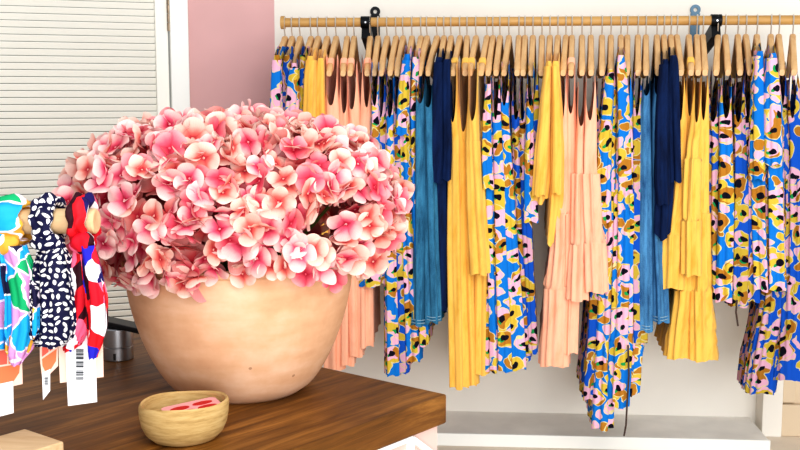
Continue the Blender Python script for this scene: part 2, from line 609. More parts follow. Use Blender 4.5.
def bracket(px, label, mat):
    X = onY(px, 20, YR).x
    t = thing('rail_bracket', (X, YW, ZR - 0.16), label, 'bracket', 'black rail brackets')
    og = t.location
    mb = MB()
    # wall strap with rounded top and a hole
    w, zt, zb_ = 0.018, ZR + 0.072, ZR - 0.16
    hr = 0.008
    out = [(X - w, YW, zb_), (X + w, YW, zb_)]
    mb.box((X, YW - 0.004, (zb_ + zt - 0.018) / 2), (2 * w, 0.006, zt - 0.018 - zb_))
    n = 20
    ring_o, ring_i = [], []
    bm = mb.bm
    cz = zt - 0.004
    vo = [[bm.verts.new((X + 0.02 * math.cos(2 * PI * k / n), YW - y, cz + 0.02 * math.sin(2 * PI * k / n))) for k in range(n)] for y in (0.001, 0.008)]
    vi = [[bm.verts.new((X + hr * math.cos(2 * PI * k / n), YW - y, cz + hr * math.sin(2 * PI * k / n))) for k in range(n)] for y in (0.001, 0.008)]
    for k in range(n):
        j = (k + 1) % n
        bm.faces.new((vo[0][k], vo[0][j], vo[1][j], vo[1][k]))
        bm.faces.new((vi[0][k], vi[1][k], vi[1][j], vi[0][j]))
        bm.faces.new((vo[1][k], vo[1][j], vi[1][j], vi[1][k]))
        bm.faces.new((vo[0][k], vi[0][k], vi[0][j], vo[0][j]))
    mb.build('wall_plate', mat, t, origin=og)
    mb = MB()
    # diagonal arm from below the rail back to the wall strap
    a = Vector((X, YR, ZR - RR - 0.004))
    b = Vector((X, YW - 0.008, ZR - 0.15))
    for s in (-1, 1):
        pass
    d = (b - a).normalized()
    up = Vector((0, -d.z, d.y))
    pts = [a + up * 0.012, a - up * 0.040, b - up * 0.004, b + up * 0.020]
    mb.poly([(X - 0.016, p.y, p.z) for p in pts], 0.032, (1, 0, 0))
    mb.build('arm', M['black_metal'], t, origin=og)
    mb = MB()
    n = 14
    ro, ri = RR + 0.005, RR + 0.0004
    arc = [PI * (-0.02) + PI * 1.04 * k / n for k in range(n + 1)]
    arc = [-0.5 * PI + 2 * PI * k / (2 * n) for k in range(2 * n + 1)]
    bm = mb.bm
    rows = []
    for a_ in arc:
        c, s = math.cos(a_), math.sin(a_)
        rows.append([bm.verts.new((X + sx * 0.0185, YR + r * c, ZR + r * s)) for sx in (-1, 1) for r in (ro, ri)])
    for p, q in zip(rows, rows[1:]):
        bm.faces.new((p[0], p[2], q[2], q[0]))
        bm.faces.new((p[1], q[1], q[3], p[3]))
        bm.faces.new((p[0], q[0], q[1], p[1]))
        bm.faces.new((p[2], p[3], q[3], q[2]))
    mb.build('rail_clip', M['black_metal'], t, True, origin=og)
    mb = MB()
    mb.tube([(X, YR - ro - 0.002, ZR - 0.002), (X, YR - ro + 0.002, ZR - 0.002)], 0.0035, 10)
    mb.build('screw', M['steel'], t, True, origin=og)
    return t
bracket(366, 'black metal rail bracket left of the centre, above the peach and print clothes', M['black_metal'])
bracket(716, 'black metal rail bracket at the right, beside the last mustard dress', M['blue_metal'])

# ------------------------------------------------------------------ hangers
HW = 0.215                                   # half width of a hanger
def hang_drop(q):                            # q in 0..1 along the arm
    return 0.118 * q ** 1.35
ZN = onY(400, 39, YR).z - 0.012              # centre line at the neck
def hanger_meshes():
    mb = MB()
    bm = mb.bm
    rings = []
    N = 36
    n = 12
    for i in range(N + 1):
        s = -1 + 2 * i / N
        q = abs(s)
        y = s * HW
        z = -hang_drop(q)
        hx = 0.0115 - 0.0012 * math.sin(PI * q) + 0.0006 * q
        hz = 0.0195 - 0.0055 * q
        if q > 0.985:
            hx *= 0.72; hz *= 0.75
        if abs(q - 0.80) < 0.012:
            hx *= 0.80; hz *= 0.86
        if q < 0.06:
            z += 0.006
        rings.append([bm.verts.new((hx * math.copysign(abs(math.cos(2 * PI * k / n)) ** 0.6, math.cos(2 * PI * k / n)), y,
                                    z + hz * math.copysign(abs(math.sin(2 * PI * k / n)) ** 0.6, math.sin(2 * PI * k / n)))) for k in range(n)])
    for A_, B_ in zip(rings, rings[1:]):
        for k in range(n):
            bm.faces.new((A_[k], A_[(k + 1) % n], B_[(k + 1) % n], B_[k]))
    bm.faces.new(rings[0][::-1]); bm.faces.new(rings[-1])
    body = mb
    hk = MB()
    pts = [(0, 0, 0.01), (0, 0.0, 0.030)]
    zr = ZR - ZN
    rr = RR + 0.0030
    pts += [(0, -0.010, zr - rr - 0.012), (0, -rr * 0.8, zr - rr * 0.75)]
    for k in range(11):
        a = PI + 0.15 - (PI + 0.9) * k / 10
        pts.append((0, rr * math.cos(a), zr + rr * math.sin(a)))
    hk.tube(pts, 0.0025, 6)
    return body, hk
body, hk = hanger_meshes()
proto_b = proto_h = None
hanger_count = 0
def hanger(px_hook, px_end, label):
    """first call builds the meshes, later calls copy the objects"""
    global proto_b, proto_h
    X = onY(px_hook, 30, YR).x
    e = onY(px_end, 76, YR - HW)
    k = (X - e.x) / HW                        # sideways skew of the hanger per metre of depth
    t = thing('clothes_hanger', (X, YR, ZN), label, 'hanger', 'wooden hangers on the rail', rz=-math.atan(k))
    if proto_b is None:
        proto_b = body.build('arms', M['hanger_wood'], t, True)
        proto_h = hk.build('hook', M['wire'], t, True)
    else:
        for p in (proto_b, proto_h):
            c = p.copy()
            COL.objects.link(c)
            c.parent = t
    return X, k

# ------------------------------------------------------------------ cloth tubes
def lerp(a, b, f):
    return a + (b - a) * f
def prof(levels, py):
    if py <= levels[0][0]:
        return levels[0][1], levels[0][2]
    for (a, l0, r0), (b, l1, r1) in zip(levels, levels[1:]):
        if py <= b:
            f = (py - a) / (b - a)
            f = f * f * (3 - 2 * f) * 0.5 + f * 0.5
            return lerp(l0, l1, f), lerp(r0, r1, f)
    return levels[-1][1], levels[-1][2]

def cloth(levels, Yf, hy, skew, seed, top, breaks, names, mats, parent, step=7.0,
          fold=0.004, lam=0.040, arm=0.0, shoulder=True, point=0.0, neck=0.09, hem_wave=0.006, flare=0.0, gather=None):
    """flattened tube of cloth hung across a hanger: levels are (row, left, right) of its front edge"""
    rnd = random.Random(seed)
    if shoulder and not arm:
        a0, l0, r0 = levels[0]
        mid = (l0 + r0) / 2
        wid = min(r0 - l0, 7.0)
        levels = [(a0 - 3, mid - 2.4, mid + 2.4), (a0 + 1, mid - wid * 0.46, mid + wid * 0.46)] + [(max(b, a0 + 7), l, r) if i == 0 else (b, l, r) for i, (b, l, r) in enumerate(levels)]
        levels = [levels[0]] + [v for u, v in zip(levels, levels[1:]) if v[0] > u[0]]
    py0, py1 = levels[0][0], levels[-1][0]
    rows = [py0 + 1.5, py0 + 3.5] if (shoulder and not arm) else []
    p = py0
    while p < py1 - 0.5:
        rows.append(p)
        p += step
    rows.append(py1)
    rows = sorted(set(rows) | set(b for b in breaks if py0 < b < py1))
    NF, NS, NB = 25, 34, 9
    # unit parametrisation: list of (side, parameter)
    par = []
    for i in range(NF):
        par.append(('f', -90 + 180 * i / (NF - 1)))
    for i in range(1, NS):
        par.append(('r', i / NS))
    for i in range(NB):
        par.append(('b', 90 + 180 * i / (NB - 1)))
    for i in range(1, NS):
        par.append(('l', 1 - i / NS))
    K = len(par)
    ph = [rnd.uniform(0, 6.28) for _ in range(6)]
    ztop = onY(400, py0, Yf).z
    zhem = onY(400, py1, Yf).z
    L = ztop - zhem
    zb = ztop - min(max(arm + 0.06, 0.05), L * 0.6)
    grid, uvg = [], []
    cum = [0]
    for r_i, py in enumerate(rows):
        l, r = prof(levels, py)
        pl, pr = onY(l, py, Yf), onY(r, py, Yf)
        cx, hx = (pl.x + pr.x) / 2, max((pr.x - pl.x) / 2, 0.004)
        zi = pl.z
        v = (ztop - zi) / L
        hyv = hy * (1 + flare * v)
        lam_ = lam
        tier = 0
        if gather:
            for b in breaks:
                if py >= b:
                    tier += 1
        fa = min(fold * (0.35 + 0.9 * v), hx * 0.45)
        if gather and tier:
            fa = min(fold * 1.2, hx * 0.5)
            lam_ = 0.024
        # how far below the last seam: gathers are tight there
        ring, ruv = [], []
        u = 0
        prevp = None
        for k, (sd, a) in enumerate(par):
            if sd == 'f':
                x = hx * math.sin(R(a)); y = Yf + hx - hx * math.cos(R(a)); nx, ny = math.sin(R(a)), -math.cos(R(a))
            elif sd == 'b':
                x = hx * math.sin(R(a)); y = Yf + 2 * hyv - hx - hx * math.cos(R(a)); nx, ny = math.sin(R(a)), -math.cos(R(a))
            else:
                s_ = 1 if sd == 'r' else -1
                x = s_ * hx; y = Yf + hx + (2 * hyv - 2 * hx) * a; nx, ny = s_, 0
            s = (y * 0.9 + abs(x) * 1.1) if sd in 'rl' else 0
            if sd in 'fb':
                arc = hx * R(a)
                wv = math.sin(2 * PI * arc / lam_ + ph[0] + tier * 1.9 + 0.9 * math.sin(3 * v + ph[3])) + 0.45 * math.sin(2 * PI * arc / (lam_ * 0.52) + ph[1] - tier)
                wv *= 0.62
            else:
                wv = 0.45 * math.sin(2 * PI * a * 4 + ph[2] + (0 if sd == 'r' else 2)) + 0.3 * math.sin(2 * PI * a * 2 + ph[4])
                wv *= 0.8 if 0.04 < a < 0.96 else 0.4
            dsp = fa * wv
            x += nx * dsp; y += ny * dsp
            yy = y - YR
            q = min(abs(yy) / HW, 1.15)
            z_ = zi
            w = max(0.0, 1 - (ztop - zi) / 0.30)
            if shoulder:
                rise = min(0.118 - hang_drop(min(q, 1.0)), 0.075 if arm else 0.034)
                if not arm and sd in 'rl':
                    rise -= 0.055 * max(0.0, 1 - abs(yy) / 0.10)
                z_ += rise * w * w
            if arm:
                # armhole dip at the two ends and neckline dip in the middle
                if sd == 'f' or sd == 'b':
                    aa = abs(a) if sd == 'f' else abs(a - 180)
                    dip = arm * (1 - (aa / 90.0) ** 2.2)
                else:
                    dd = min(a, 1 - a)
                    dip = 0.0 if dd < 0.10 else neck * min(1, (dd - 0.10) / 0.12)
                if zi > zb:
                    f = (zi - zb) / (ztop - zb)
                    z_ -= dip * f
            if py == py1 or (py1 - py) < step * 1.5:
                z_ += hem_wave * math.sin(0.5 * k + ph[5]) * (0.7 if sd in 'fb' else 0.1) * (1 if py == py1 else 0.4)
            if point:
                z_ -= point * v ** 2 * (math.cos(R(a)) if sd == 'f' else (0.0 if sd != 'b' else 0.5))
            pt = Vector((cx + x + skew * (y - Yf) * (1 - 0.55 * v), y, z_))
            if prevp is not None:
                u += math.hypot(pt.x - prevp.x, pt.y - prevp.y)
            prevp = pt
            ring.append(pt)
            ruv.append((u * 0.85 + seed * 0.37, z_ + seed * 0.61))
        grid.append(ring); uvg.append(ruv)
    org = root_of(parent).location
    # split in parts
    cuts = [0] + [rows.index(b) for b in breaks if b in rows] + [len(rows) - 1]
    made = []
    for pi, (a, b) in enumerate(zip(cuts, cuts[1:])):
        verts, uvs, faces = [], [], []
        for j in range(a, b + 1):
            sc_ = 1.0
            ring = grid[j]
            if gather and pi > 0 and j == a:
                pass
            # a seam tucks the upper cloth inside the lower tier
            off = 0.0
            if pi > 0:
                off = 0.003 if gather else 0.0012
            cxm = sum(p.x for p in ring) / K
            for p in ring:
                verts.append(Vector((p.x + (off if p.x > cxm else -off), p.y - off, p.z + (0.004 if (pi > 0 and j == a) else 0))))
            uvs += uvg[j]
        m = b - a + 1
        for j in range(m - 1):
            for k in range(K):
                k2 = (k + 1) % K
                if k2 == 0:
                    continue
                faces.append((j * K + k, j * K + k2, (j + 1) * K + k2, (j + 1) * K + k))
        # closing column (own UV seam)
        base = len(verts)
        for j in range(m):
            verts.append(verts[j * K].copy()); uu = uvs[j * K + K - 1]
            uvs.append((uu[0] + 0.006, uu[1]))
        for j in range(m - 1):
            faces.append((j * K + K - 1, base + j, base + j + 1, (j + 1) * K + K - 1))
        me = mesh_from(verts, faces, uvs, True, names[pi], org)
        made.append(obj(names[pi], me, mats[pi], parent))
    return made

def sleeve(levels, Yf, depth, seed, mat, parent, name='sleeve', fold=0.004):
    return cloth(levels, Yf, depth, 0.0, seed, None, [], [name], [mat], parent, fold=fold, shoulder=False, lam=0.03)[0]

GROUPS = {}
def garment(kind, hook, end, levels, label, short, mat, style='strap', breaks=(), names=None, fo=0.0, arm=0.15, slv=None,
            group=None, point=0.0, fold=0.0085, hy=0.205, gather=False, tie=None, hem_stitch=False, flare=0.0, cat='dress', strapmat=None):
    global hanger_count
    hanger_count += 1
    seed = hanger_count
    X, k = hanger(hook, end, 'pale wooden hanger with wire hook, holding the ' + short)
    Yf = YR - HW - 0.012 - fo
    hem = levels[-1]
    base = onY((hem[1] + hem[2]) / 2, hem[0], Yf)
    t = thing(kind, (base.x, YR, base.z), label, cat, group)
    br = [b for b in breaks]
    nm = list(names) if names else (['bodice', 'skirt'] if len(br) == 1 else ['bodice'] + ['tier'] * len(br))
    if not br and not names:
        nm = ['body']
    ms = [mat] * len(nm)
    cloth(levels, Yf, hy + fo / 2, k, seed, None, br, nm, ms, t, arm=(arm if style == 'strap' else 0.0),
          shoulder=True, point=point, fold=fold, gather=gather, flare=flare)
    if style == 'strap' and levels[0][0] <= 72 and mat not in (F, FD):
        for sgn in (-1, 1):
            mb = MB()
            rows_ = []
            for yy_, sc_ in ((-0.013, 0.98), (-0.010, 1.16), (0.010, 1.16), (0.013, 0.98)):
                q_ = 0.80 + sgn * yy_ / HW * 1.0
                ring_ = []
                for k_ in range(14):
                    a_ = 2 * PI * k_ / 14
                    ring_.append(mb.bm.verts.new((X + k * sgn * q_ * HW + 0.0118 * sc_ * math.copysign(abs(math.cos(a_)) ** 0.6, math.cos(a_)), YR + sgn * q_ * HW,
                                                  ZN - hang_drop(q_) + 0.0165 * sc_ * math.copysign(abs(math.sin(a_)) ** 0.6, math.sin(a_)))))
                rows_.append(ring_)
            for A_, B_ in zip(rows_, rows_[1:]):
                for k_ in range(14):
                    mb.bm.faces.new((A_[k_], A_[(k_ + 1) % 14], B_[(k_ + 1) % 14], B_[k_]))
            mb.build('strap', mat, t, True, origin=t.location)
    if slv:
        sl = sleeve(slv, Yf - 0.028, 0.034, seed + 100, mat, t)
        # matching sleeve at the far end of the hanger
        c = sl.copy()
        COL.objects.link(c)
        c.parent = t
        c.location = (k * 0.40, 2 * hy + 0.012, 0)
    if tie:
        mb = MB()
        pts = [onY(x, y, Yf - 0.012) for (x, y) in tie]
        mb.tube(pts, 0.0032, 6)
        mb.build('tie', M['dark_tie'], t, True, origin=t.location)
    if hem_stitch:
        for dy in (4, 7):
            l, r = prof(levels, hem[0] - dy)
            mb = MB()
            mb.tube([onY(lerp(l, r, f), hem[0] - dy + 1.5 * math.sin(f * PI), Yf - 0.004 - 0.001 * math.sin(f * PI) + 0.02 * abs(2 * f - 1) ** 3) for f in [i / 8 for i in range(9)]], 0.0012, 5)
            mb.build('hem_stitching', M['stitch'], t, True, origin=t.location)
    return t

FB = 'blue flower print blouse'
F, FD, Yl, Pc, Nv, Td = M['floral'], M['floral_deep'], M['yellow'], M['peach'], M['navy'], M['teal_denim']
G = garment
# --- group A, at the left end
gA = 'flower print garments at the left end of the rail'
G('floral_blouse', 285, 274, [(58, 272, 281), (72, 271, 280), (105, 269, 281), (300, 262, 282)], 'blue flower print blouse at the far left end of the rail', 'leftmost flower print blouse', F, 'shoulder', [150], ['bodice', 'peplum'], group=gA, cat='blouse', slv=[(60, 271, 280), (80, 270, 280), (120, 268, 281)])
G('floral_blouse', 292, 284, [(58, 282, 291), (72, 281, 290), (105, 281, 291), (310, 278, 294)], 'blue flower print blouse, second garment from the left end of the rail', 'second garment from the rail\'s left end', FD, 'shoulder', [160], ['bodice', 'peplum'], group=gA, cat='blouse')
G('floral_blouse', 300, 292, [(66, 289, 298), (80, 287, 298), (105, 284, 299), (310, 285, 302)], 'blue flower print blouse, third from the left end, showing a large dark-eyed flower', 'third garment from the rail\'s left end', F, 'shoulder', [160], ['bodice', 'peplum'], group=gA, cat='blouse', slv=[(68, 289, 298), (85, 286, 298), (125, 283, 298)])
G('floral_blouse', 311, 302, [(58, 299, 306), (105, 298, 305), (300, 298, 308)], 'slim pink and blue print blouse just left of the first mustard garment', 'print blouse just left of the mustard pair', FD, 'shoulder', [160], ['bodice', 'peplum'], group=gA, cat='blouse')
gB = 'mustard garments near the left end'
G('mustard_dress', 318, 310, [(59, 305, 315), (75, 303, 315), (105, 301, 316), (320, 300, 318)], 'mustard yellow dress near the left end, left one of its pair', 'left dress of the leftmost mustard pair', Yl, 'shoulder', [200], group=gB, slv=[(60, 305, 315), (80, 303, 315), (140, 301, 314)])
G('mustard_dress', 327, 320, [(61, 316, 324), (105, 314, 325), (320, 314, 328)], 'mustard yellow dress near the left end, next to the peach dresses', 'mustard dress beside the left peach dresses', Yl, 'shoulder', [200], group=gB)
gC = 'peach dresses behind the hydrangeas'
G('peach_dress', 336, 329, [(62, 325, 336), (90, 325, 337), (120, 324, 340), (250, 325, 344), (370, 325, 343)], 'peach strap dress with wide shoulder, first of four behind the hydrangeas', 'first of the left four peach dresses', Pc, 'strap', [250], group=gC)
G('peach_dress', 347, 343, [(70, 340, 347), (120, 338, 349), (250, 338, 352), (366, 338, 353)], 'long peach strap dress, second of four, hem just above the table', 'second of the left four peach dresses', Pc, 'strap', [260], group=gC)
G('peach_dress', 354, 350, [(66, 347, 356), (120, 348, 360), (250, 348, 360), (357, 349, 362)], 'peach strap dress, third of the four behind the hydrangeas', 'third of the left four peach dresses', Pc, 'strap', [255], group=gC)
G('peach_dress', 370, 367, [(64, 363, 370), (120, 360, 371), (250, 358, 371), (347, 358, 371)], 'peach strap dress, last of the four, under the black left bracket', 'peach dress under the left bracket', Pc, 'strap', [250], group=gC)
gD = 'flower print garments right of the hydrangeas'
G('floral_blouse', 378, 374, [(62, 371, 378), (110, 371, 379), (160, 369, 380), (287, 361, 378)], 'blue flower print blouse with short hem peeping out beside the hydrangeas', 'short print blouse beside the hydrangeas', F, 'strap', [170], ['bodice', 'peplum'], group=gD, fo=0.03, cat='blouse')
G('floral_blouse', 387, 381, [(74, 377, 384), (120, 375, 387), (180, 374, 388), (284, 374, 389)], 'blue flower print blouse, second right of the left bracket', 'second print garment right of the left bracket', FD, 'strap', [170], ['bodice', 'peplum'], group=gD, cat='blouse')
G('floral_dress', 396, 390, [(74, 386, 393), (120, 385, 394), (230, 384, 396), (376, 385, 398)], 'blue flower print strap dress hanging lowest right of the terracotta pot', 'longest print dress right of the pot', F, 'strap', [190], group=gD, fo=0.015)
G('floral_dress', 403, 397, [(72, 393, 400), (120, 392, 400), (230, 393, 405), (374, 396, 408)], 'slim blue flower print dress right next to the lowest hanging one', 'print dress next to the longest one', FD, 'strap', [190], group=gD)
G('floral_dress', 412, 407, [(57, 402, 411), (80, 399, 410), (130, 396, 411), (200, 399, 412), (362, 406, 420)], 'blue flower print dress with covered shoulders, left one of the two beside the denim', 'left shouldered print dress beside the denim', F, 'shoulder', [190], group=gD, slv=[(60, 402, 410), (90, 398, 409), (135, 395, 408)])
G('floral_dress', 421, 415, [(60, 411, 419), (110, 408, 418), (200, 410, 420), (346, 417, 428)], 'blue flower print dress with covered shoulders, touching the teal denim', 'right shouldered print dress touching the denim', F, 'shoulder', [190], group=gD)
gE = 'teal denim dresses'
G('denim_dress', 427, 419.5, [(80, 416, 424), (130, 415, 425), (230, 413, 427), (326, 411, 428)], 'teal denim dress right of the hydrangeas, left one of the pair', 'left teal denim dress near the hydrangeas', Td, 'strap', [], ['body'], group=gE, arm=0.08, hem_stitch=True, fo=0.02)
G('denim_dress', 437, 428, [(84, 424, 432), (130, 424, 434), (230, 425, 437), (323, 426, 441)], 'teal denim dress right of the hydrangeas, right one with stitched hem', 'right teal denim dress near the hydrangeas', Td, 'strap', [], ['body'], group=gE, arm=0.08, hem_stitch=True, fo=0.03)
gF = 'navy garments beside the teal denim'
G('navy_dress', 444, 439, [(60, 435, 443), (80, 433, 444), (185, 430, 445), (312, 430, 446)], 'navy dress with long dark skirt between teal denim and mustard dresses', 'long navy dress beside the teal denim', Nv, 'shoulder', [180], group=gF, slv=[(62, 434, 443), (100, 431, 444), (150, 428, 446), (183, 425, 447)])
G('navy_blouse', 451, 446, [(62, 442, 450), (100, 441, 451), (150, 440, 452), (180, 439, 451)], 'short navy top touching the first mustard strap dress', 'short navy top left of the mustard dresses', Nv, 'shoulder', [], ['body'], group=gF, fo=0.03, cat='blouse')
gG = 'mustard dresses in the middle of the rail'
G('mustard_dress', 460, 453, [(64, 450, 456), (100, 450, 458), (140, 449, 461), (250, 447, 464), (389, 450, 467)], 'long mustard strap dress beside the navy top, lowest of its group', 'mustard dress beside the navy top', Yl, 'strap', [], ['body'], group=gG, arm=0.2, fo=0.01)
G('mustard_dress', 467, 465, [(68, 459, 468), (100, 459, 469), (140, 460, 472), (250, 460, 475), (386, 464, 478)], 'long mustard strap dress, second of the four in the middle', 'second of the middle four mustard dresses', Yl, 'strap', [], ['body'], group=gG, arm=0.22)
G('mustard_blouse', 476, 470, [(62, 468, 477), (100, 468, 478), (140, 467, 480), (200, 468, 484), (275, 470, 489)], 'mustard strap top ending well above the other mustard hems in the middle', 'shorter mustard top in the middle', Yl, 'strap', [142], ['bodice', 'peplum'], group=gG, arm=0.2, fo=0.05, cat='blouse')
G('mustard_dress', 487, 481, [(72, 478, 485), (100, 477, 486), (140, 476, 488), (200, 477, 489), (375, 474, 488)], 'mustard strap dress touching the middle flower print dresses', 'mustard dress touching the middle print dresses', Yl, 'strap', [200], group=gG, arm=0.17)
gH = 'flower print garments in the middle'
G('floral_dress', 493, 488, [(76, 485, 491), (110, 485, 492), (188, 486, 495), (372, 487, 500)], 'blue flower print dress with short sleeve, first right of the middle mustard dresses', 'print dress first right of the middle mustard', F, 'strap', [190], group=gH, slv=[(84, 486, 491), (120, 483, 491), (160, 482, 492), (189, 483, 494)], fo=0.02)
G('floral_dress', 500, 496, [(76, 493, 499), (110, 493, 500), (200, 495, 505), (372, 499, 513)], 'blue flower print dress, second right of the middle mustard dresses', 'print dress second right of the middle mustard', F, 'strap', [180], group=gH, fo=0.025)
G('floral_dress', 509, 504, [(62, 501, 508), (110, 501, 508), (200, 504, 514), (370, 510, 524)], 'blue flower print dress with a blue strap top, third right of the middle mustard dresses', 'print dress third right of the middle mustard', F, 'strap', [190], group=gH, fo=0.02)
G('floral_dress', 519, 517, [(76, 513, 520), (110, 511, 520), (200, 512, 523), (360, 520, 531)], 'blue flower print dress, fourth right of the middle mustard dresses', 'print dress fourth right of the middle mustard', FD, 'strap', [180], group=gH)
G('floral_dress', 525, 523, [(78, 520, 526), (110, 520, 527), (220, 521, 531), (354, 526, 537)], 'blue flower print dress, slightly shorter, fifth right of the middle mustard dresses', 'print dress fifth right of the middle mustard', FD, 'strap', [190], group=gH)
G('floral_blouse', 533, 531, [(62, 528, 534), (110, 526, 533), (160, 525, 534), (222, 525, 537)], 'short blue flower print blouse left of the pale strapped one', 'short print blouse left of the mustard tops', F, 'strap', [150], ['bodice', 'peplum'], group=gH, cat='blouse', fo=0.02)
G('floral_blouse', 542, 541, [(70, 538, 544), (110, 534, 541), (160, 531, 537), (218, 529, 538)], 'short flower print blouse partly hidden by the mustard tops', 'print blouse half hidden by the mustard tops', FD, 'strap', [150], ['bodice', 'peplum'], group=gH, cat='blouse')
gI = 'short mustard tops'
G('mustard_blouse', 550, 548, [(64, 545, 552), (80, 543, 552), (110, 540, 552), (160, 536, 551), (198, 533, 547)], 'short mustard top with slanting hem, left of the pair by the peach dresses', 'left short mustard top', Yl, 'shoulder', [], ['body'], group=gI, cat='blouse', fo=0.03, point=0.02, slv=[(66, 545, 551), (110, 540, 550), (160, 535, 548), (196, 533, 545)])
G('mustard_blouse', 558, 555, [(64, 552, 559), (80, 551, 560), (110, 551, 562), (150, 550, 563), (195, 548, 562), (240, 547, 555)], 'short mustard top with long pointed hem, right of the pair by the peach dresses', 'right short mustard top with pointed hem', Yl, 'shoulder', [], ['body'], group=gI, cat='blouse', fo=0.02, point=0.02, slv=[(66, 552, 558), (110, 552, 561), (150, 552, 563), (194, 552, 562)])
gJ = 'peach tiered dresses in the middle'
G('peach_dress', 566, 563, [(76, 560, 566), (120, 560, 568), (160, 557, 569), (240, 553, 571), (290, 546, 570), (367, 541, 568)], 'long peach tiered dress with lowest hem of the middle peach group', 'longest of the middle peach dresses', Pc, 'strap', [215, 290], group=gJ, gather=True, fo=0.005)
G('peach_dress', 572, 571, [(70, 568, 575), (120, 567, 576), (160, 566, 578), (240, 566, 580), (354, 563, 576)], 'peach dress second from left in the middle peach group', 'second of the middle peach dresses', Pc, 'strap', [215, 288], group=gJ, gather=True)
G('peach_dress', 582, 582, [(82, 578, 586), (120, 577, 586), (160, 575, 587), (245, 573, 588), (301, 569, 588)], 'peach tiered dress with middle-length hem, third of the middle peach group', 'third of the middle peach dresses', Pc, 'strap', [175, 246], group=gJ, gather=True, fo=0.035)
G('peach_dress', 591, 591, [(76, 587, 595), (120, 585, 596), (160, 584, 596), (215, 584, 600), (250, 584, 605), (293, 584, 608)], 'peach tiered dress with the shortest hem, beside the long flower print dresses', 'shortest middle peach dress', Pc, 'strap', [175, 244], group=gJ, gather=True, fo=0.05)
gK = 'long flower print dresses right of the peach group'
G('floral_dress', 602, 602, [(76, 598, 605), (120, 597, 605), (220, 597, 607), (330, 588, 604), (400, 583, 597)], 'long flower print dress directly right of the peach dresses, stepped left hem', 'long print dress directly right of the peach', FD, 'strap', [180, 300], group=gK)
G('floral_dress', 611, 611, [(72, 606, 616), (100, 605, 617), (222, 603, 618), (300, 598, 617), (430, 592, 613)], 'longest flower print dress, hem almost on the plinth', 'longest print dress almost reaching the plinth', F, 'shoulder', [185, 310], group=gK, fo=0.012, slv=[(76, 606, 615), (110, 603, 614), (150, 598, 612), (200, 594, 612), (223, 594, 612)])
G('floral_dress', 621, 621, [(58, 617, 626), (110, 617, 629), (160, 616, 631), (220, 615, 633), (345, 609, 634), (408, 610, 628)], 'long flower print dress with a dark ribbon trailing to the plinth', 'long print dress with trailing ribbon', F, 'shoulder', [195, 342], group=gK, fo=0.03, gather=True, tie=[(628, 345), (629, 375), (627, 405), (626, 425), (624, 436)])
G('floral_dress', 627.5, 627, [(72, 624, 631), (110, 626, 634), (200, 629, 641), (340, 624, 643), (395, 623, 638)], 'flower print dress, fourth of the long group, tight against the one with a ribbon', 'fourth of the long print dresses', F, 'strap', [190, 335], group=gK, gather=True, fo=0.01)
G('floral_dress', 638, 638, [(72, 635, 641), (110, 634, 642), (200, 634, 643), (344, 633, 646)], 'flower print dress left of the right-hand denim pair', 'print dress left of the right denim pair', FD, 'strap', [190], group=gK, fo=0.02)
gL = 'denim dresses right of the long print dresses'
G('denim_dress', 646, 646, [(78, 643, 650), (110, 641, 651), (200, 641, 653), (332, 641, 654)], 'slim blue denim dress, left one of the right-hand pair', 'left dress of the right denim pair', M['blue_denim'], 'strap', [], ['body'], group=gL, arm=0.06, hem_stitch=True, fo=0.03)
G('denim_dress', 657, 658, [(78, 655, 662), (110, 652, 662), (200, 651, 663), (323, 653, 668)], 'slim blue denim dress half hidden by navy tops, right one of the pair', 'right dress of the right denim pair', M['blue_denim'], 'strap', [], ['body'], group=gL, arm=0.06, hem_stitch=True, fo=0.02)
gM = 'navy tops at the right'
G('navy_blouse', 664, 666, [(62, 662, 670), (80, 660, 671), (120, 657, 672), (180, 656, 674), (232, 656, 670)], 'navy top with a low slanting hem beside the right denim pair', 'left navy top at the right', Nv, 'shoulder', [], ['body'], group=gM, cat='blouse', fo=0.05, point=0.03, slv=[(64, 662, 669), (110, 658, 670), (180, 657, 671), (205, 659, 670)])
G('navy_blouse', 671, 673, [(58, 670, 678), (80, 669, 679), (120, 669, 681), (182, 671, 682)], 'shorter navy top touching the right mustard dresses', 'right navy top touching mustard', Nv, 'shoulder', [], ['body'], group=gM, cat='blouse', fo=0.06)
gN = 'mustard tiered dresses at the right'
G('mustard_dress', 677, 681, [(76, 679, 685), (120, 679, 688), (180, 674, 687), (240, 664, 685), (289, 661, 685)], 'mustard tiered dress half behind the navy tops, leftmost of the right four', 'leftmost of the right four mustard dresses', Yl, 'strap', [170, 236], group=gN, gather=True, fo=0.02)
G('mustard_dress', 689, 691, [(72, 688, 694), (120, 686, 694), (190, 683, 695), (290, 678, 697), (359, 667, 694)], 'long mustard dress with ruffled hem, second of the right four', 'second of the right four mustard dresses', Yl, 'strap', [190, 292], group=gN, gather=True)
G('mustard_dress', 697, 698, [(78, 695, 701), (120, 692, 701), (150, 688, 699), (210, 685, 699), (276, 684, 700)], 'mustard dress with the shortest hem, third of the right four', 'third of the right four mustard dresses', Yl, 'strap', [160, 222], group=gN, gather=True, fo=0.05)
G('mustard_dress', 703, 705, [(76, 702, 708), (120, 698, 709), (190, 696, 709), (292, 694, 711), (361, 688, 718)], 'long mustard dress with wide ruffled hem, nearest the right bracket', 'mustard dress nearest the right bracket', Yl, 'strap', [215, 292], group=gN, gather=True, fo=0.02)
gO = 'flower print garments at the right end'
G('floral_blouse', 718, 716, [(78, 710, 719), (110, 709, 720), (200, 709, 721), (293, 709, 723)], 'blue flower print blouse directly right of the right bracket', 'print blouse directly right of the right bracket', FD, 'strap', [170], ['bodice', 'peplum'], group=gO, cat='blouse', fo=0.01)
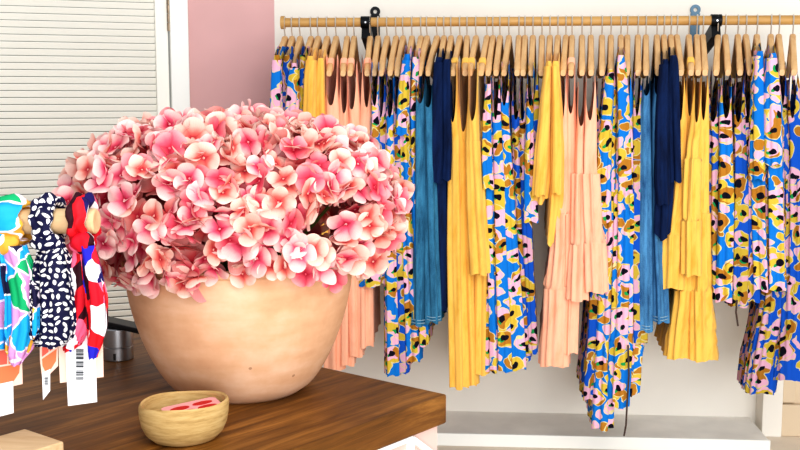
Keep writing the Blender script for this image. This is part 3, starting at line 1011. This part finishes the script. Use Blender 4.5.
G('floral_blouse', 725.5, 728, [(74, 723, 732), (110, 720, 733), (200, 719, 735), (302, 716, 735)], 'blue flower print blouse, second right of the right bracket', 'second print blouse right of the right bracket', F, 'strap', [180], ['bodice', 'peplum'], group=gO, cat='blouse', fo=0.03)
G('floral_blouse', 738, 740, [(78, 736, 744), (110, 734, 745), (200, 733, 748), (307, 730, 749)], 'blue flower print blouse with a tie dangling below its hem', 'print blouse with dangling tie', FD, 'strap', [180], ['bodice', 'peplum'], group=gO, cat='blouse', fo=0.02, tie=[(737, 300), (736, 312), (738, 326)])
G('floral_blouse', 746, 750, [(76, 746, 754), (110, 743, 754), (200, 746, 759), (302, 747, 760)], 'blue flower print blouse, fourth right of the right bracket', 'fourth print blouse right of the right bracket', FD, 'strap', [180], ['bodice', 'peplum'], group=gO, cat='blouse', fo=0.01)
G('floral_blouse', 757, 760, [(54, 756, 764), (80, 755, 766), (120, 753, 768), (200, 754, 770), (291, 757, 774)], 'bright flower print blouse with covered shoulder, left one of two near the right end', 'left shouldered print blouse at the right', F, 'shoulder', [180], ['bodice', 'peplum'], group=gO, cat='blouse', fo=0.03, slv=[(56, 756, 764), (100, 754, 766), (150, 752, 768), (180, 752, 767)])
G('floral_blouse', 771, 772, [(56, 768, 778), (80, 767, 781), (120, 766, 785), (200, 769, 786), (291, 771, 788)], 'bright flower print blouse with covered shoulder, right one of two near the right end', 'right shouldered print blouse at the right', F, 'shoulder', [170], ['bodice', 'peplum'], group=gO, cat='blouse', fo=0.05, slv=[(58, 768, 778), (100, 766, 783), (150, 766, 785), (165, 767, 784)])
G('floral_dress', 779, 782, [(68, 778, 786), (120, 780, 789), (200, 783, 793), (290, 764, 790), (394, 747, 776)], 'long flower print dress with lowest hem at the right end', 'long print dress at the right end', FD, 'strap', [180, 285], group=gO, gather=True, flare=-0.42)
G('floral_dress', 793, 794, [(74, 791, 798), (95, 788, 801), (120, 788, 804), (200, 788, 808), (290, 782, 812), (381, 775, 815)], 'flower print dress with thin strap, last garment cut off by the right edge', 'last print dress at the right edge', FD, 'strap', [180, 285], group=gO, gather=True, fo=0.02, flare=-0.35)

# ------------------------------------------------------------------ table
ZT = 0.72
TC = onZ(447, 394, ZT)
e1 = (onZ(322, 367.5, ZT) - TC); e1.z = 0; e1.normalize()       # along the back edge, away to the left
e2 = (onZ(322, 437.5, ZT) - TC); e2.z = 0; e2.normalize()
ang = (math.atan2(e1.y, e1.x) + (math.atan2(e2.y, e2.x) % (2 * PI) - PI / 2)) / 2
ang = math.atan2(e1.y, e1.x) * 0.5 + 0.5 * ((math.atan2(e2.y, e2.x) % (2 * PI)) - PI / 2)
E1 = Vector((math.cos(ang), math.sin(ang), 0))
E2 = Vector((-math.sin(ang), math.cos(ang), 0))                 # along the right side, toward the viewer
L1, L2 = 1.15, 1.75
L1 = 1.45
MT = Matrix(((E2.x, E1.x, 0), (E2.y, E1.y, 0), (0, 0, 1)))      # local x along the right side (grain), y along the back edge
TO = TC + E1 * (L1 / 2) + E2 * (L2 / 2)
table = thing('display_table', (TO.x, TO.y, 0), 'dark oiled wooden display table with a thick top and white frame', 'table', rz=math.atan2(E2.y, E2.x))
# local frame: x along E2, y = z cross x
LY = Vector((-math.sin(table.rotation_euler.z), math.cos(table.rotation_euler.z), 0))
sy = 1 if LY.dot(E1) > 0 else -1
TH = 0.064
MB().box((0, 0, ZT - TH / 2), (L2, L1, TH), None, 0.005).build('table_top', M['table_wood'], table, True)
pi_ = 0.022
APX = (onZ(414, 405.3, ZT) - TC).length
PIN = 0.014
MB().box((0, 0, 0.345), (L2 - 2 * PIN, L1 - 0.03, 0.62)).build('base_panel', M['blush'], table)
yb = -sy * (L1 / 2 - 0.009)
ZU = ZT - TH
for s_ in (1, -1):
    yy = s_ * yb
    mb = MB()
    mb.box((0, yy, ZU - 0.006), (L2 - 2 * APX, 0.012, 0.011), None, 0.003)
    mb.build('frame_rail', M['white_frame'], table)
    for e in (-1, 1):
        # zigzag brace at each end of the side
        xa_, xb_, xc_ = e * (L2 / 2 - APX), e * (L2 / 2 - PIN - 0.004), e * (L2 / 2 - APX * 2.1)
        for (p, q) in (((xa_, ZU - 0.008), (xb_, ZU - 0.075)), ((xa_, ZU - 0.008), (xc_, 0.0)), ((xb_, ZU - 0.075), (xb_, 0.0))):
            mb = MB()
            P_, Q_ = Vector((p[0], yy, p[1])), Vector((q[0], yy, q[1]))
            d = (Q_ - P_).normalized()
            w = Vector((d.z, 0, -d.x)) * 0.006
            mb.poly([P_ - w + Vector((0, -0.006, 0)), P_ + w + Vector((0, -0.006, 0)), Q_ + w + Vector((0, -0.006, 0)), Q_ - w + Vector((0, -0.006, 0))], 0.012, (0, 1, 0))
            mb.build('leg', M['white_frame'], table)

# ------------------------------------------------------------------ terracotta pot
RB, RTOP, HP = 0.136, 0.242, 0.29
pb = onZ(242.5, 405, ZT)
hd = Vector((pb.x, pb.y, 0)).normalized()
PC = pb + hd * RB
pot = thing('terracotta_pot', (PC.x, PC.y, ZT), 'large pale terracotta pot filled with pink hydrangeas on the wooden table', 'pot')
pr = []
n = 26
pr.append((RB - 0.008, 0.0)); pr.append((RB, 0.006))
for i in range(1, n + 1):
    f = i / n
    z = 0.006 + f * (HP - 0.02)
    r = RB + (RTOP - RB) * (math.sin(f * PI / 2 * 0.94) ** 0.68)
    pr.append((r, z))
zt_ = pr[-1][1]; rt_ = pr[-1][0]
pr += [(rt_ + 0.004, zt_ + 0.004), (rt_ + 0.004, zt_ + 0.014), (rt_ - 0.004, zt_ + 0.018), (rt_ - 0.016, zt_ + 0.014)]
for i in range(12):
    f = 1 - i / 12
    pr.append((RB - 0.02 + (RTOP - RB) * (math.sin(f * PI / 2 * 0.94) ** 0.68), 0.02 + f * (HP - 0.03)))
pr.append((0.02, 0.02))
MB().lathe(pr, 72).build('pot_body', M['terracotta'], pot, True)
MB().lathe([(0.215, HP - 0.05), (0.20, HP - 0.03), (0.1, HP - 0.02), (0.01, HP - 0.018)], 40).build('moss_filling', M['stem'], pot, True)

# ------------------------------------------------------------------ hydrangeas
def floret_mesh(i, mat='petal'):
    rnd = random.Random(500 + i)
    verts, faces, uvs = [], [], []
    NU, NV = 6, 6
    cup = rnd.uniform(0.1, 0.95)
    for p in range(4):
        az = p * PI / 2 + rnd.uniform(-0.22, 0.22)
        Lp = 0.046 * rnd.uniform(0.88, 1.14)
        Wp = 0.0255 * rnd.uniform(0.9, 1.15)
        lift = cup * rnd.uniform(0.6, 1.3)
        tw = rnd.uniform(-0.35, 0.35)
        curl = rnd.uniform(-0.5, 0.35)
        side = rnd.uniform(-0.35, 0.45)
        lay = 0.0015 * (p % 2)
        ca, sa = math.cos(az), math.sin(az)
        b = len(verts)
        ph1 = rnd.uniform(0, 6)
        for jv in range(NV + 1):
            for ju in range(NU + 1):
                sx, sy_ = -1 + 2 * jv / NV, -1 + 2 * ju / NU
                dx = sx * math.sqrt(1 - sy_ * sy_ / 2)
                dy = sy_ * math.sqrt(1 - sx * sx / 2)
                v = 0.5 + 0.5 * dx
                lx = Lp * (0.04 + 0.96 * v)
                ly = Wp * dy * (0.34 + 0.66 * min(1.0, v / 0.55) ** 0.8)
                u = dy
                lz = Lp * (lift * 0.62 * v ** 1.4 + curl * v ** 4 * 0.34) + side * Wp * u * u * v * 0.9 + tw * ly * v + 0.0024 * math.sin(4 * u + 5 * v + ph1) * v + lay
                verts.append((lx * ca - ly * sa, lx * sa + ly * ca, lz))
                uvs.append((0.5 + 0.5 * u, v))
        for jv in range(NV):
            for ju in range(NU):
                a = b + jv * (NU + 1) + ju
                faces.append((a, a + 1, a + NU + 2, a + NU + 1))
    # tiny eye
    b = len(verts)
    verts += [(0, 0, 0.004)] + [(0.0035 * math.cos(k * PI / 3), 0.0035 * math.sin(k * PI / 3), 0.0015) for k in range(6)]
    uvs += [(0.5, 0.5)] * 7
    faces += [(b, b + 1 + k, b + 1 + (k + 1) % 6) for k in range(6)]
    me = mesh_from(verts, faces, uvs, True, 'floret')
    me.materials.append(M[mat])
    return me
FL = [floret_mesh(i) for i in range(16)]
FLD = [floret_mesh(40 + i, 'petal_gap_shade') for i in range(6)]

MC = onY(237, 205, PC.y) ; MC = Vector((MC.x, PC.y - 0.01, 1.112))
ax_, ay_, cu, cdn = 0.336, 0.285, 0.188, 0.172
TOL = math.atan2(PC.x, PC.y)
vf = Vector((-hd.x, -hd.y, 0))                 # toward the viewer
vr = Vector((hd.y, -hd.x, 0))                  # viewer's right
def dirv(az, el):
    return (vf * math.cos(R(az)) + vr * math.sin(R(az))) * math.cos(R(el)) + Vector((0, 0, math.sin(R(el))))
PEX = 2.5
def surf(d):
    a, b, c = d.dot(vr), d.dot(vf), d.z
    cc = cu if c > 0 else cdn
    s = (abs(a / ax_) ** PEX + abs(b / ay_) ** PEX + abs(c / cc) ** PEX) ** (-1 / PEX)
    nrm = vr * (math.copysign(abs(a * s / ax_) ** (PEX - 1), a) / ax_) + vf * (math.copysign(abs(b * s / ay_) ** (PEX - 1), b) / ay_) + Vector((0, 0, math.copysign(abs(c * s / cc) ** (PEX - 1), c) / cc))
    return s, nrm.normalized()
heads = [
    (0, 85, 'pink hydrangea head crowning the top of the bouquet'),
    (-72, 36, 'peach-pink hydrangea head at the upper left of the bouquet, against the louvred door'),
    (-24, 34, 'pink hydrangea head upper front, left of the bouquet centre'),
    (24, 34, 'pale pink hydrangea head upper front, right of the bouquet centre'),
    (70, 36, 'pale pink hydrangea head at the upper right, against the hanging print clothes'),
    (-88, 2, 'dusky hydrangea head at the far left of the bouquet, above the red scarf'),
    (-52, 0, 'deep pink hydrangea head on the left front of the bouquet'),
    (-17, 0, 'pink hydrangea head at the front, left of the pot\'s centre line'),
    (17, 0, 'pale hydrangea head at the front, right of the pot\'s centre line'),
    (52, 0, 'blush hydrangea head on the right front of the bouquet'),
    (88, 2, 'blush hydrangea head at the far right of the bouquet'),
    (-62, -32, 'hydrangea head drooping over the left of the pot rim'),
    (-20, -34, 'hydrangea head drooping over the front of the pot rim'),
    (24, -34, 'hydrangea head drooping over the right front of the pot rim'),
    (66, -32, 'hydrangea head drooping low at the right side of the pot rim'),
    (140, 30, 'hydrangea head at the back right, mostly hidden behind the bouquet'),
    (-140, 30, 'hydrangea head at the back left, mostly hidden behind the bouquet'),
    (180, 5, 'hydrangea head at the very back of the bouquet'),
    (122, -8, 'hydrangea head low at the back right of the bouquet'),
    (-122, -8, 'hydrangea head low at the back left of the bouquet'),
]
HD = []
for az, el, lab in heads:
    d = dirv(az, el)
    s, nn = surf(d)
    c = MC + d * s * 0.60
    t = thing('hydrangea_flower', c, lab, 'flower', 'hydrangea heads in the pot')
    # stem to the pot
    mb = MB()
    foot = Vector((PC.x + (c.x - PC.x) * 0.25, PC.y + (c.y - PC.y) * 0.25, ZT + HP - 0.06))
    mid = (c + foot) / 2
    mid.z = max(mid.z, min(c.z + 0.02, ZT + HP + 0.02))
    mb.tube([c, mid, foot], 0.004, 6)
    mb.build('stem', M['stem'], t, True, origin=t.location)
    HD.append((d, t, c))
rf = random.Random(77)
NP = 400
fl_i = 0
def add_floret(pos, nrm, t, scale, i, deep=False):
    o = bpy.data.objects.new('floret', FLD[i % len(FLD)] if deep else FL[i % len(FL)])
    COL.objects.link(o)
    o.parent = t
    q = nrm.to_track_quat('Z', 'Y')
    mw = q.to_matrix().to_4x4() @ Matrix.Rotation(rf.uniform(0, 6.28), 4, 'Z')
    loc = pos - t.location
    o.matrix_local = Matrix.Translation(loc) @ mw @ Matrix.Scale(scale, 4)
for layer, (NP, rad, scl) in enumerate([(1050, 0.99, 0.72), (380, 0.87, 0.95)]):
    for i in range(NP):
        zz = 1 - 2 * (i + 0.5) / NP
        a = i * 2.399963 + layer
        d = Vector((math.sqrt(1 - zz * zz) * math.cos(a), math.sqrt(1 - zz * zz) * math.sin(a), zz))
        el = math.degrees(math.asin(d.z))
        if el < -48:
            continue
        d = (d + Vector((rf.gauss(0, .06), rf.gauss(0, .06), rf.gauss(0, .05)))).normalized()
        j = max(range(len(HD)), key=lambda k: HD[k][0].dot(d))
        ca = HD[j][0].dot(d)
        s, nn = surf(d)
        bump = 1.0 + 0.05 * (ca - 0.86) / 0.14
        pos = MC + d * s * rad * max(0.90, min(1.05, bump)) * rf.uniform(0.955, 1.03)
        if pos.z < MC.z:
            tt = (MC.z - pos.z) / cdn
            sh = 1 - 0.05 * tt * tt
            pos.x = MC.x + (pos.x - MC.x) * sh
            pos.y = MC.y + (pos.y - MC.y) * sh
        # keep clear of the clay below the rim
        rr = math.hypot(pos.x - PC.x, pos.y - PC.y)
        if pos.z < ZT + HP - 0.005 and rr < RTOP + 0.012:
            continue
        nv = (nn * 0.75 + (pos - HD[j][2]).normalized() * 0.35 + Vector((rf.gauss(0, .58), rf.gauss(0, .58), rf.gauss(0, .58)))).normalized()
        add_floret(pos - nv * 0.012, nv, HD[j][1], scl * rf.uniform(0.82, 1.08), rf.randrange(16), layer == 1)
        fl_i += 1

# ------------------------------------------------------------------ carved bowl and what is in it
bc = onZ(184.5, 438, ZT)
bw = onZ(230, 431, ZT)
BR = (onZ(229, 425, ZT) - onZ(141, 425, ZT)).length / 2 * 0.955
bowl = thing('carved_bowl', (bc.x, bc.y, ZT), 'small pale hand-carved wooden bowl in front of the terracotta pot', 'bowl')
hb = 0.072
pr = [(BR * 0.62, 0.0), (BR * 0.72, 0.003), (BR * 0.86, 0.014), (BR * 0.95, 0.030), (BR * 0.99, 0.048), (BR, 0.064), (BR * 0.985, hb - 0.003), (BR * 0.95, hb), (BR * 0.91, hb - 0.003),
      (BR * 0.90, 0.055), (BR * 0.86, 0.035), (BR * 0.74, 0.020), (BR * 0.5, 0.014), (0.003, 0.013)]
MB().lathe(pr, 56, wob=lambda r, z, a: (r * (1 + 0.018 * math.sin(2 * a + 0.6) + 0.010 * math.sin(3 * a)), z * (1 + 0.05 * math.sin(a + 2.2) + 0.02 * math.sin(3 * a)))).build('bowl_body', M['bowl'], bowl, True)
cz = ZT + 0.053
cpos = bc + vr * 0.016 - vf * 0.006
card = thing('printed_card', (cpos.x, cpos.y, cz), 'pink card printed with red ovals lying inside the carved bowl', 'card', rz=0.0)
card.rotation_euler = (0, R(-5), math.atan2(vr.y, vr.x) + R(18))
mb = MB()
cw, ch = BR * 0.64, BR * 0.46
rr_ = 0.010
pts = []
for cx_, cy_, a0 in ((cw - rr_, ch - rr_, 0), (-cw + rr_, ch - rr_, 90), (-cw + rr_, -ch + rr_, 180), (cw - rr_, -ch + rr_, 270)):
    for k in range(5):
        a = R(a0 + 22.5 * k)
        pts.append((cx_ + rr_ * math.cos(a), cy_ + rr_ * math.sin(a), 0))
mb.poly(pts, 0.003, (0, 0, 1))
mb.build('card_sheet', M['card_pink'], card)
for (ox, oy, rx, ry) in ((-0.022, 0.008, 0.018, 0.011), (0.022, 0.012, 0.019, 0.010), (-0.016, -0.017, 0.017, 0.009), (0.024, -0.014, 0.018, 0.010)):
    mb = MB()
    mb.poly([(ox + rx * math.cos(k * PI / 12), oy + ry * math.sin(k * PI / 12), 0.0031) for k in range(24)], 0.0006, (0, 0, 1))
    mb.build('red_oval', M['card_red'], card)

# ------------------------------------------------------------------ black riser with steel foot
fp = onZ(119, 362, ZT)
FRd = (onZ(133.5, 360, ZT) - onZ(104.5, 360, ZT)).length / 2
fdir = Vector((fp.x, fp.y, 0)).normalized()
fc = fp + fdir * FRd
HRI = 0.078
ris = thing('display_riser', (fc.x, fc.y, ZT), 'low black display riser on a brushed steel foot behind the terracotta pot', 'riser')
og = ris.location
mb = MB()
mb.lathe([(FRd - 0.002, 0), (FRd, 0.002), (FRd, 0.031), (FRd - 0.002, 0.0325), (FRd - 0.002, 0.0335), (FRd, 0.035), (FRd, HRI - 0.002), (FRd - 0.002, HRI)], 40)
mb.build('foot', M['steel'], ris, True)
mb = MB()
sd = (vf * 0.96 - vr * 0.28).normalized()
sd = (Vector((-fdir.x, -fdir.y, 0)) * 0.96 - Vector((fdir.y, -fdir.x, 0)) * 0.28).normalized()
mb.box(sd * (FRd - 0.001) + Vector((0, 0, 0.012)), (0.004, 0.006, 0.016), Matrix.Rotation(math.atan2(sd.y, sd.x), 3, 'Z'))
mb.build('slot', M['dark_slot'], ris)
mb = MB()
mb.box(E1 * 0.03 + Vector((0, 0, HRI + 0.008)), (0.045, 0.62, 0.013), MT, 0.003)
mb.build('shelf', M['black_metal'], ris)
f2 = E1 * 0.27
mb = MB()
mb.lathe([(FRd - 0.002, 0), (FRd, 0.002), (FRd, HRI - 0.002), (FRd - 0.002, HRI)], 40, c=(f2.x, f2.y, 0))
mb.build('foot', M['steel'], ris, True)

# ------------------------------------------------------------------ scarf stand at the left
zb0 = ZT + 0.034
kb = onZ(25, 428.5, zb0); kr = onZ(64, 441.5, zb0)
a1 = (kr - kb); wS = a1.length; a1.normalize()
a2 = Vector((a1.y, -a1.x, 0))
if a2.y > 0:
    a2 = -a2
LS = 0.36
bcn = kb + a1 * (wS / 2) + a2 * (LS / 2)
YD = onZ(40, 440, zb0).y + 0.0                 # depth of the cross bar
dl = onY(-60, 222, YD); dr = onY(97, 221, YD)
BARR = 0.0215
post = Vector((onY(-26, 300, YD).x, YD, 0))
stand = thing('scarf_stand', (post.x, post.y, ZT), 'pale wooden T-bar stand at the left edge carrying three hair scarves', 'stand')
og = stand.location
mb = MB()
Mb = Matrix(((a1.x, a2.x, 0), (a1.y, a2.y, 0), (0, 0, 1)))
mb.box((bcn.x, bcn.y, ZT + 0.017), (wS, LS, 0.034), Mb, 0.003)
mb.build('base', M['stand_wood'], stand, origin=og)
mb = MB()
mb.tube([(post.x, post.y, ZT + 0.03), (post.x, post.y, dl.z)], 0.013, 16)
mb.build('post', M['stand_wood'], stand, True, origin=og)
mb = MB()
mb.tube([(dl.x, YD, dl.z), (dr.x - 0.003, YD, dr.z), (dr.x, YD, dr.z)], [BARR, BARR, BARR - 0.003], 24)
mb.build('crossbar', M['stand_wood'], stand, True, origin=og)
zbar = lambda x: lerp(dl.z, dr.z, (x - dl.x) / (dr.x - dl.x))

def loop(xl, xr, ytop, mat, parent, seed, bul=0.016):
    """bunched cloth band wrapped round the bar"""
    rnd = random.Random(seed)
    X0, X1 = onY(xl, 222, YD).x, onY(xr, 222, YD).x
    cx, hw = (X0 + X1) / 2, (X1 - X0) / 2
    zc = zbar(cx)
    NA, NC = 40, 22
    verts, faces, uvs = [], [], []
    ph = [rnd.uniform(0, 6) for _ in range(4)]
    for i in range(NA + 1):
        a = 2 * PI * i / NA
        for j in range(NC + 1):
            c = 2 * PI * j / NC
            wr = 1 + 0.20 * math.sin(5 * c + ph[0] + 1.5 * math.sin(2 * a)) + 0.24 * math.sin(7 * a + ph[1] + 2 * math.cos(c))
            x = hw * math.cos(c) * (0.92 + 0.08 * math.sin(4 * a + ph[2]) + 0.07 * math.sin(9 * a + ph[3]))
            r = BARR + 0.002 + bul * (1 + math.sin(c)) * 0.55 * wr
            verts.append((cx + x, YD + r * math.cos(a), zc + r * math.sin(a)))
            uvs.append((0.05 * j / NC * 2 + seed, 0.22 * i / NA + seed * 0.3))
    for i in range(NA):
        for j in range(NC):
            p = i * (NC + 1) + j
            faces.append((p, p + 1, p + NC + 2, p + NC + 1))
    return obj('loop', mesh_from(verts, faces, uvs, True, 'loop', parent.location), mat, parent)
def tail(levels, Yoff, mat, parent, seed, hy=0.011, fold=0.004, lam=0.022, name='tail'):
    return cloth(levels, YD - Yoff, hy, 0.0, seed, None, [], [name], [mat], parent, step=5, fold=fold, lam=lam, shoulder=False, hem_wave=0.002, flare=0)[0]
def knot(px, py, rx, ry, Yoff, mat, parent, seed):
    rnd = random.Random(seed)
    c = onY(px, py, YD - Yoff)
    k = YD / FPX
    verts, faces, uvs = [], [], []
    NA, NC = 26, 14
    for i in range(NC + 1):
        th = PI * i / NC
        for j in range(NA + 1):
            a = 2 * PI * j / NA
            w = 1 + 0.12 * math.sin(4 * a + 3 * th + seed) + 0.08 * math.sin(7 * a - 2 * th)
            verts.append(c + Vector((rx * k * math.sin(th) * math.cos(a) * w, 0.017 * math.sin(th) * math.sin(a) * w, ry * k * math.cos(th))))
            uvs.append((0.10 * j / NA + seed, 0.05 * i / NC + seed))
    for i in range(NC):
        for j in range(NA):
            p = i * (NA + 1) + j
            faces.append((p, p + 1, p + NA + 2, p + NA + 1))
    return obj('knot', mesh_from(verts, faces, uvs, True, 'knot', parent.location), mat, parent)

def quad_card(pts, Yoff, mat, name, parent, thick=0.0009):
    mb = MB()
    mb.poly([onY(x, y, YD - Yoff) for x, y in pts], thick, (0, 1, 0))
    return mb.build(name, mat, parent, origin=root_of(parent).location)
def arch(pts, cx, top, base, w, Yoff, mat, name, parent):
    pass

gS = 'hair scarves on the wooden stand'
s1 = thing('hair_scarf', onY(14, 365, YD - 0.03), 'blue abstract print hair scarf at the left edge, first on the wooden stand', 'scarf', gS)
loop(-22, 31, 196, M['scarf_blue'], s1, 9, 0.017)
knot(2, 243, 17, 13, 0.028, M['scarf_blue'], s1, 5)
tail([(246, -2, 22), (270, 2, 30), (300, 6, 35), (330, 6, 35), (350, 5, 28), (366, 10, 17)], 0.042, M['scarf_blue'], s1, 201)
tail([(246, -20, 8), (280, -26, 8), (320, -26, 8), (350, -20, 4)], 0.030, M['scarf_blue'], s1, 202)
s2 = thing('hair_scarf', onY(52, 350, YD - 0.03), 'navy hair scarf with white leaf dabs, middle one on the wooden stand', 'scarf', gS)
loop(37, 61, 192, M['scarf_navy'], s2, 7, 0.019)
knot(48, 243, 16, 11, 0.028, M['scarf_navy'], s2, 8)
tail([(243, 38, 60), (262, 34, 66), (290, 31, 71), (320, 31, 74), (336, 32, 72), (348, 34, 60)], 0.040, M['scarf_navy'], s2, 203, 0.014)
tail([(246, 42, 62), (290, 40, 74), (330, 44, 75), (345, 56, 70)], 0.018, M['scarf_navy'], s2, 204)
s3 = thing('hair_scarf', onY(85, 357, YD - 0.03), 'red, navy and pink hair scarf at the bar end beside the hydrangeas', 'scarf', gS)
loop(73, 94, 188, M['scarf_red'], s3, 12, 0.019)
knot(83, 243, 13, 12, 0.030, M['scarf_red'], s3, 13)
tail([(246, 78, 92), (270, 80, 98), (300, 84, 104), (325, 86, 104), (345, 86, 98), (359, 89, 94)], 0.046, M['scarf_red'], s3, 205)
tail([(246, 72, 86), (270, 68, 88), (300, 66, 90), (325, 62, 90), (342, 58, 80), (352, 62, 70)], 0.030, M['scarf_red'], s3, 206)

def swing_tag(parent, card, arches, label, Yc, bars=None):
    tg = quad_card(card, Yc, M['card_peach'], 'swing_tag', parent)
    for (pts, m) in arches:
        quad_card(pts, Yc + 0.0008, M[m], 'arch_print', tg, 0.0004)
    lb = quad_card(label, Yc + 0.004, M['card_white'], 'price_label', tg)
    lb['label'] = 'white price label'
    if bars:
        x0, x1, y0, y1, pat = bars
        mb = MB()
        y = y0
        for k, w in enumerate(pat):
            if k % 2 == 0:
                mb.poly([onY(x, yy, YD - Yc - 0.0049) for x, yy in ((x0, y), (x1, y), (x1, y + w), (x0, y + w))], 0.0003, (0, 1, 0))
            y += w
        mb.build('barcode', M['ink'], tg, origin=root_of(tg).location)
    # thread up to the knot
    mb = MB()
    x_ = sum(p[0] for p in card) / len(card); y_ = min(p[1] for p in card)
    mb.tube([onY(x_, y_ + 2, YD - Yc), onY(x_, 252, YD - 0.02)], 0.0007, 5)
    mb.build('tag_thread', M['card_white'], tg, origin=root_of(tg).location)
    return tg
def halfdisc(cx, cy, rx, ry, n=14, flip=1):
    return [(cx + rx * math.cos(PI * k / n), cy + flip * ry * math.sin(PI * k / n)) for k in range(n + 1)]
swing_tag(s1, [(-8, 318), (21, 314), (22.5, 384), (-8, 391)], [
    ([(-6, 352), (7, 349.5), (7, 364), (-6, 366)], 'card_coral'), ([(8.5, 349), (19.5, 347), (20, 362), (8.5, 364)], 'card_orange'),
    ([(-6, 368), (20, 363.8), (19, 373), (13, 382), (4, 386), (-6, 388)], 'card_orange')],
    [(-10, 386), (13, 381), (13.5, 413), (-10, 419)], 0.012, None)
swing_tag(s2, [(39, 322), (57, 316), (58, 366), (50, 374), (42, 377), (40, 360)], [
    ([(42, 340), (48.5, 338), (48.5, 352), (42, 357)], 'card_coral'), ([(49.5, 337.5), (56, 335), (56, 347), (49.5, 351.5)], 'card_coral'),
    ([(42, 359), (56.5, 349), (56, 361), (51, 369), (45, 371), (42.5, 366)], 'card_orange')],
    [(42, 373), (50, 369), (50, 391), (43, 400)], 0.012, (44.5, 48, 377, 392, [0.6, 0.6, 0.9, 0.5, 0.4, 0.6, 1.0, 0.5, 0.5, 0.7, 0.8, 0.6, 0.6]))
swing_tag(s3, [(57, 318), (102, 310), (103.5, 377), (60, 383)], [], [(65, 340), (95, 334), (97, 402), (68, 406)], 0.010,
          (76, 83.5, 349, 383, [0.8, 0.5, 1.4, 0.5, 0.5, 0.6, 1.8, 0.6, 0.6, 0.6, 2.4, 1.6, 0.6, 0.5, 1.6, 0.7, 0.6, 0.6, 1.9, 3.2, 0.6, 0.6, 1.6, 0.6, 0.9, 0.6, 0.5, 1.4, 1.2, 0.6, 0.5]))

# ------------------------------------------------------------------ light
w = bpy.data.worlds.new('world')
sc.world = w
w.use_nodes = True
nt = w.node_tree
bg = nt.nodes['Background']
bg.inputs[0].default_value = (0.90, 0.95, 1.0, 1)
bg.inputs[1].default_value = 0.58
def area(name, loc, target, size, energy, color=(1, 1, 1), sy_=None):
    ld = bpy.data.lights.new(name, 'AREA')
    ld.size = size
    if sy_:
        ld.shape = 'RECTANGLE'; ld.size_y = sy_
    ld.energy = energy
    ld.color = color
    lo = bpy.data.objects.new(name, ld)
    COL.objects.link(lo)
    lo.location = loc
    lo.rotation_euler = (Vector(target) - Vector(loc)).to_track_quat('-Z', 'Y').to_euler()
    return lo
area('shop_window_light', (2.6, -0.6, 2.0), (-0.2, 3.4, 0.8), 2.2, 52, (1.0, 0.98, 0.95))
area('overhead_fill_light', (0.5, 0.4, 2.7), (0.5, 4.0, 0.0), 2.0, 48, (1.0, 0.99, 0.97))  # added fill with no fixture behind it, brightens plinth, table and flower tops
area('front_fill_light', (1.0, -4.0, 1.2), (0.6, 4.0, 0.5), 3.0, 255, (0.97, 0.98, 1.0))  # added fill from behind the camera, lifts the lower wall and plinth
sc.view_settings.view_transform = 'Standard'
sc.view_settings.look = 'Medium High Contrast'
sc.view_settings.exposure = -0.10
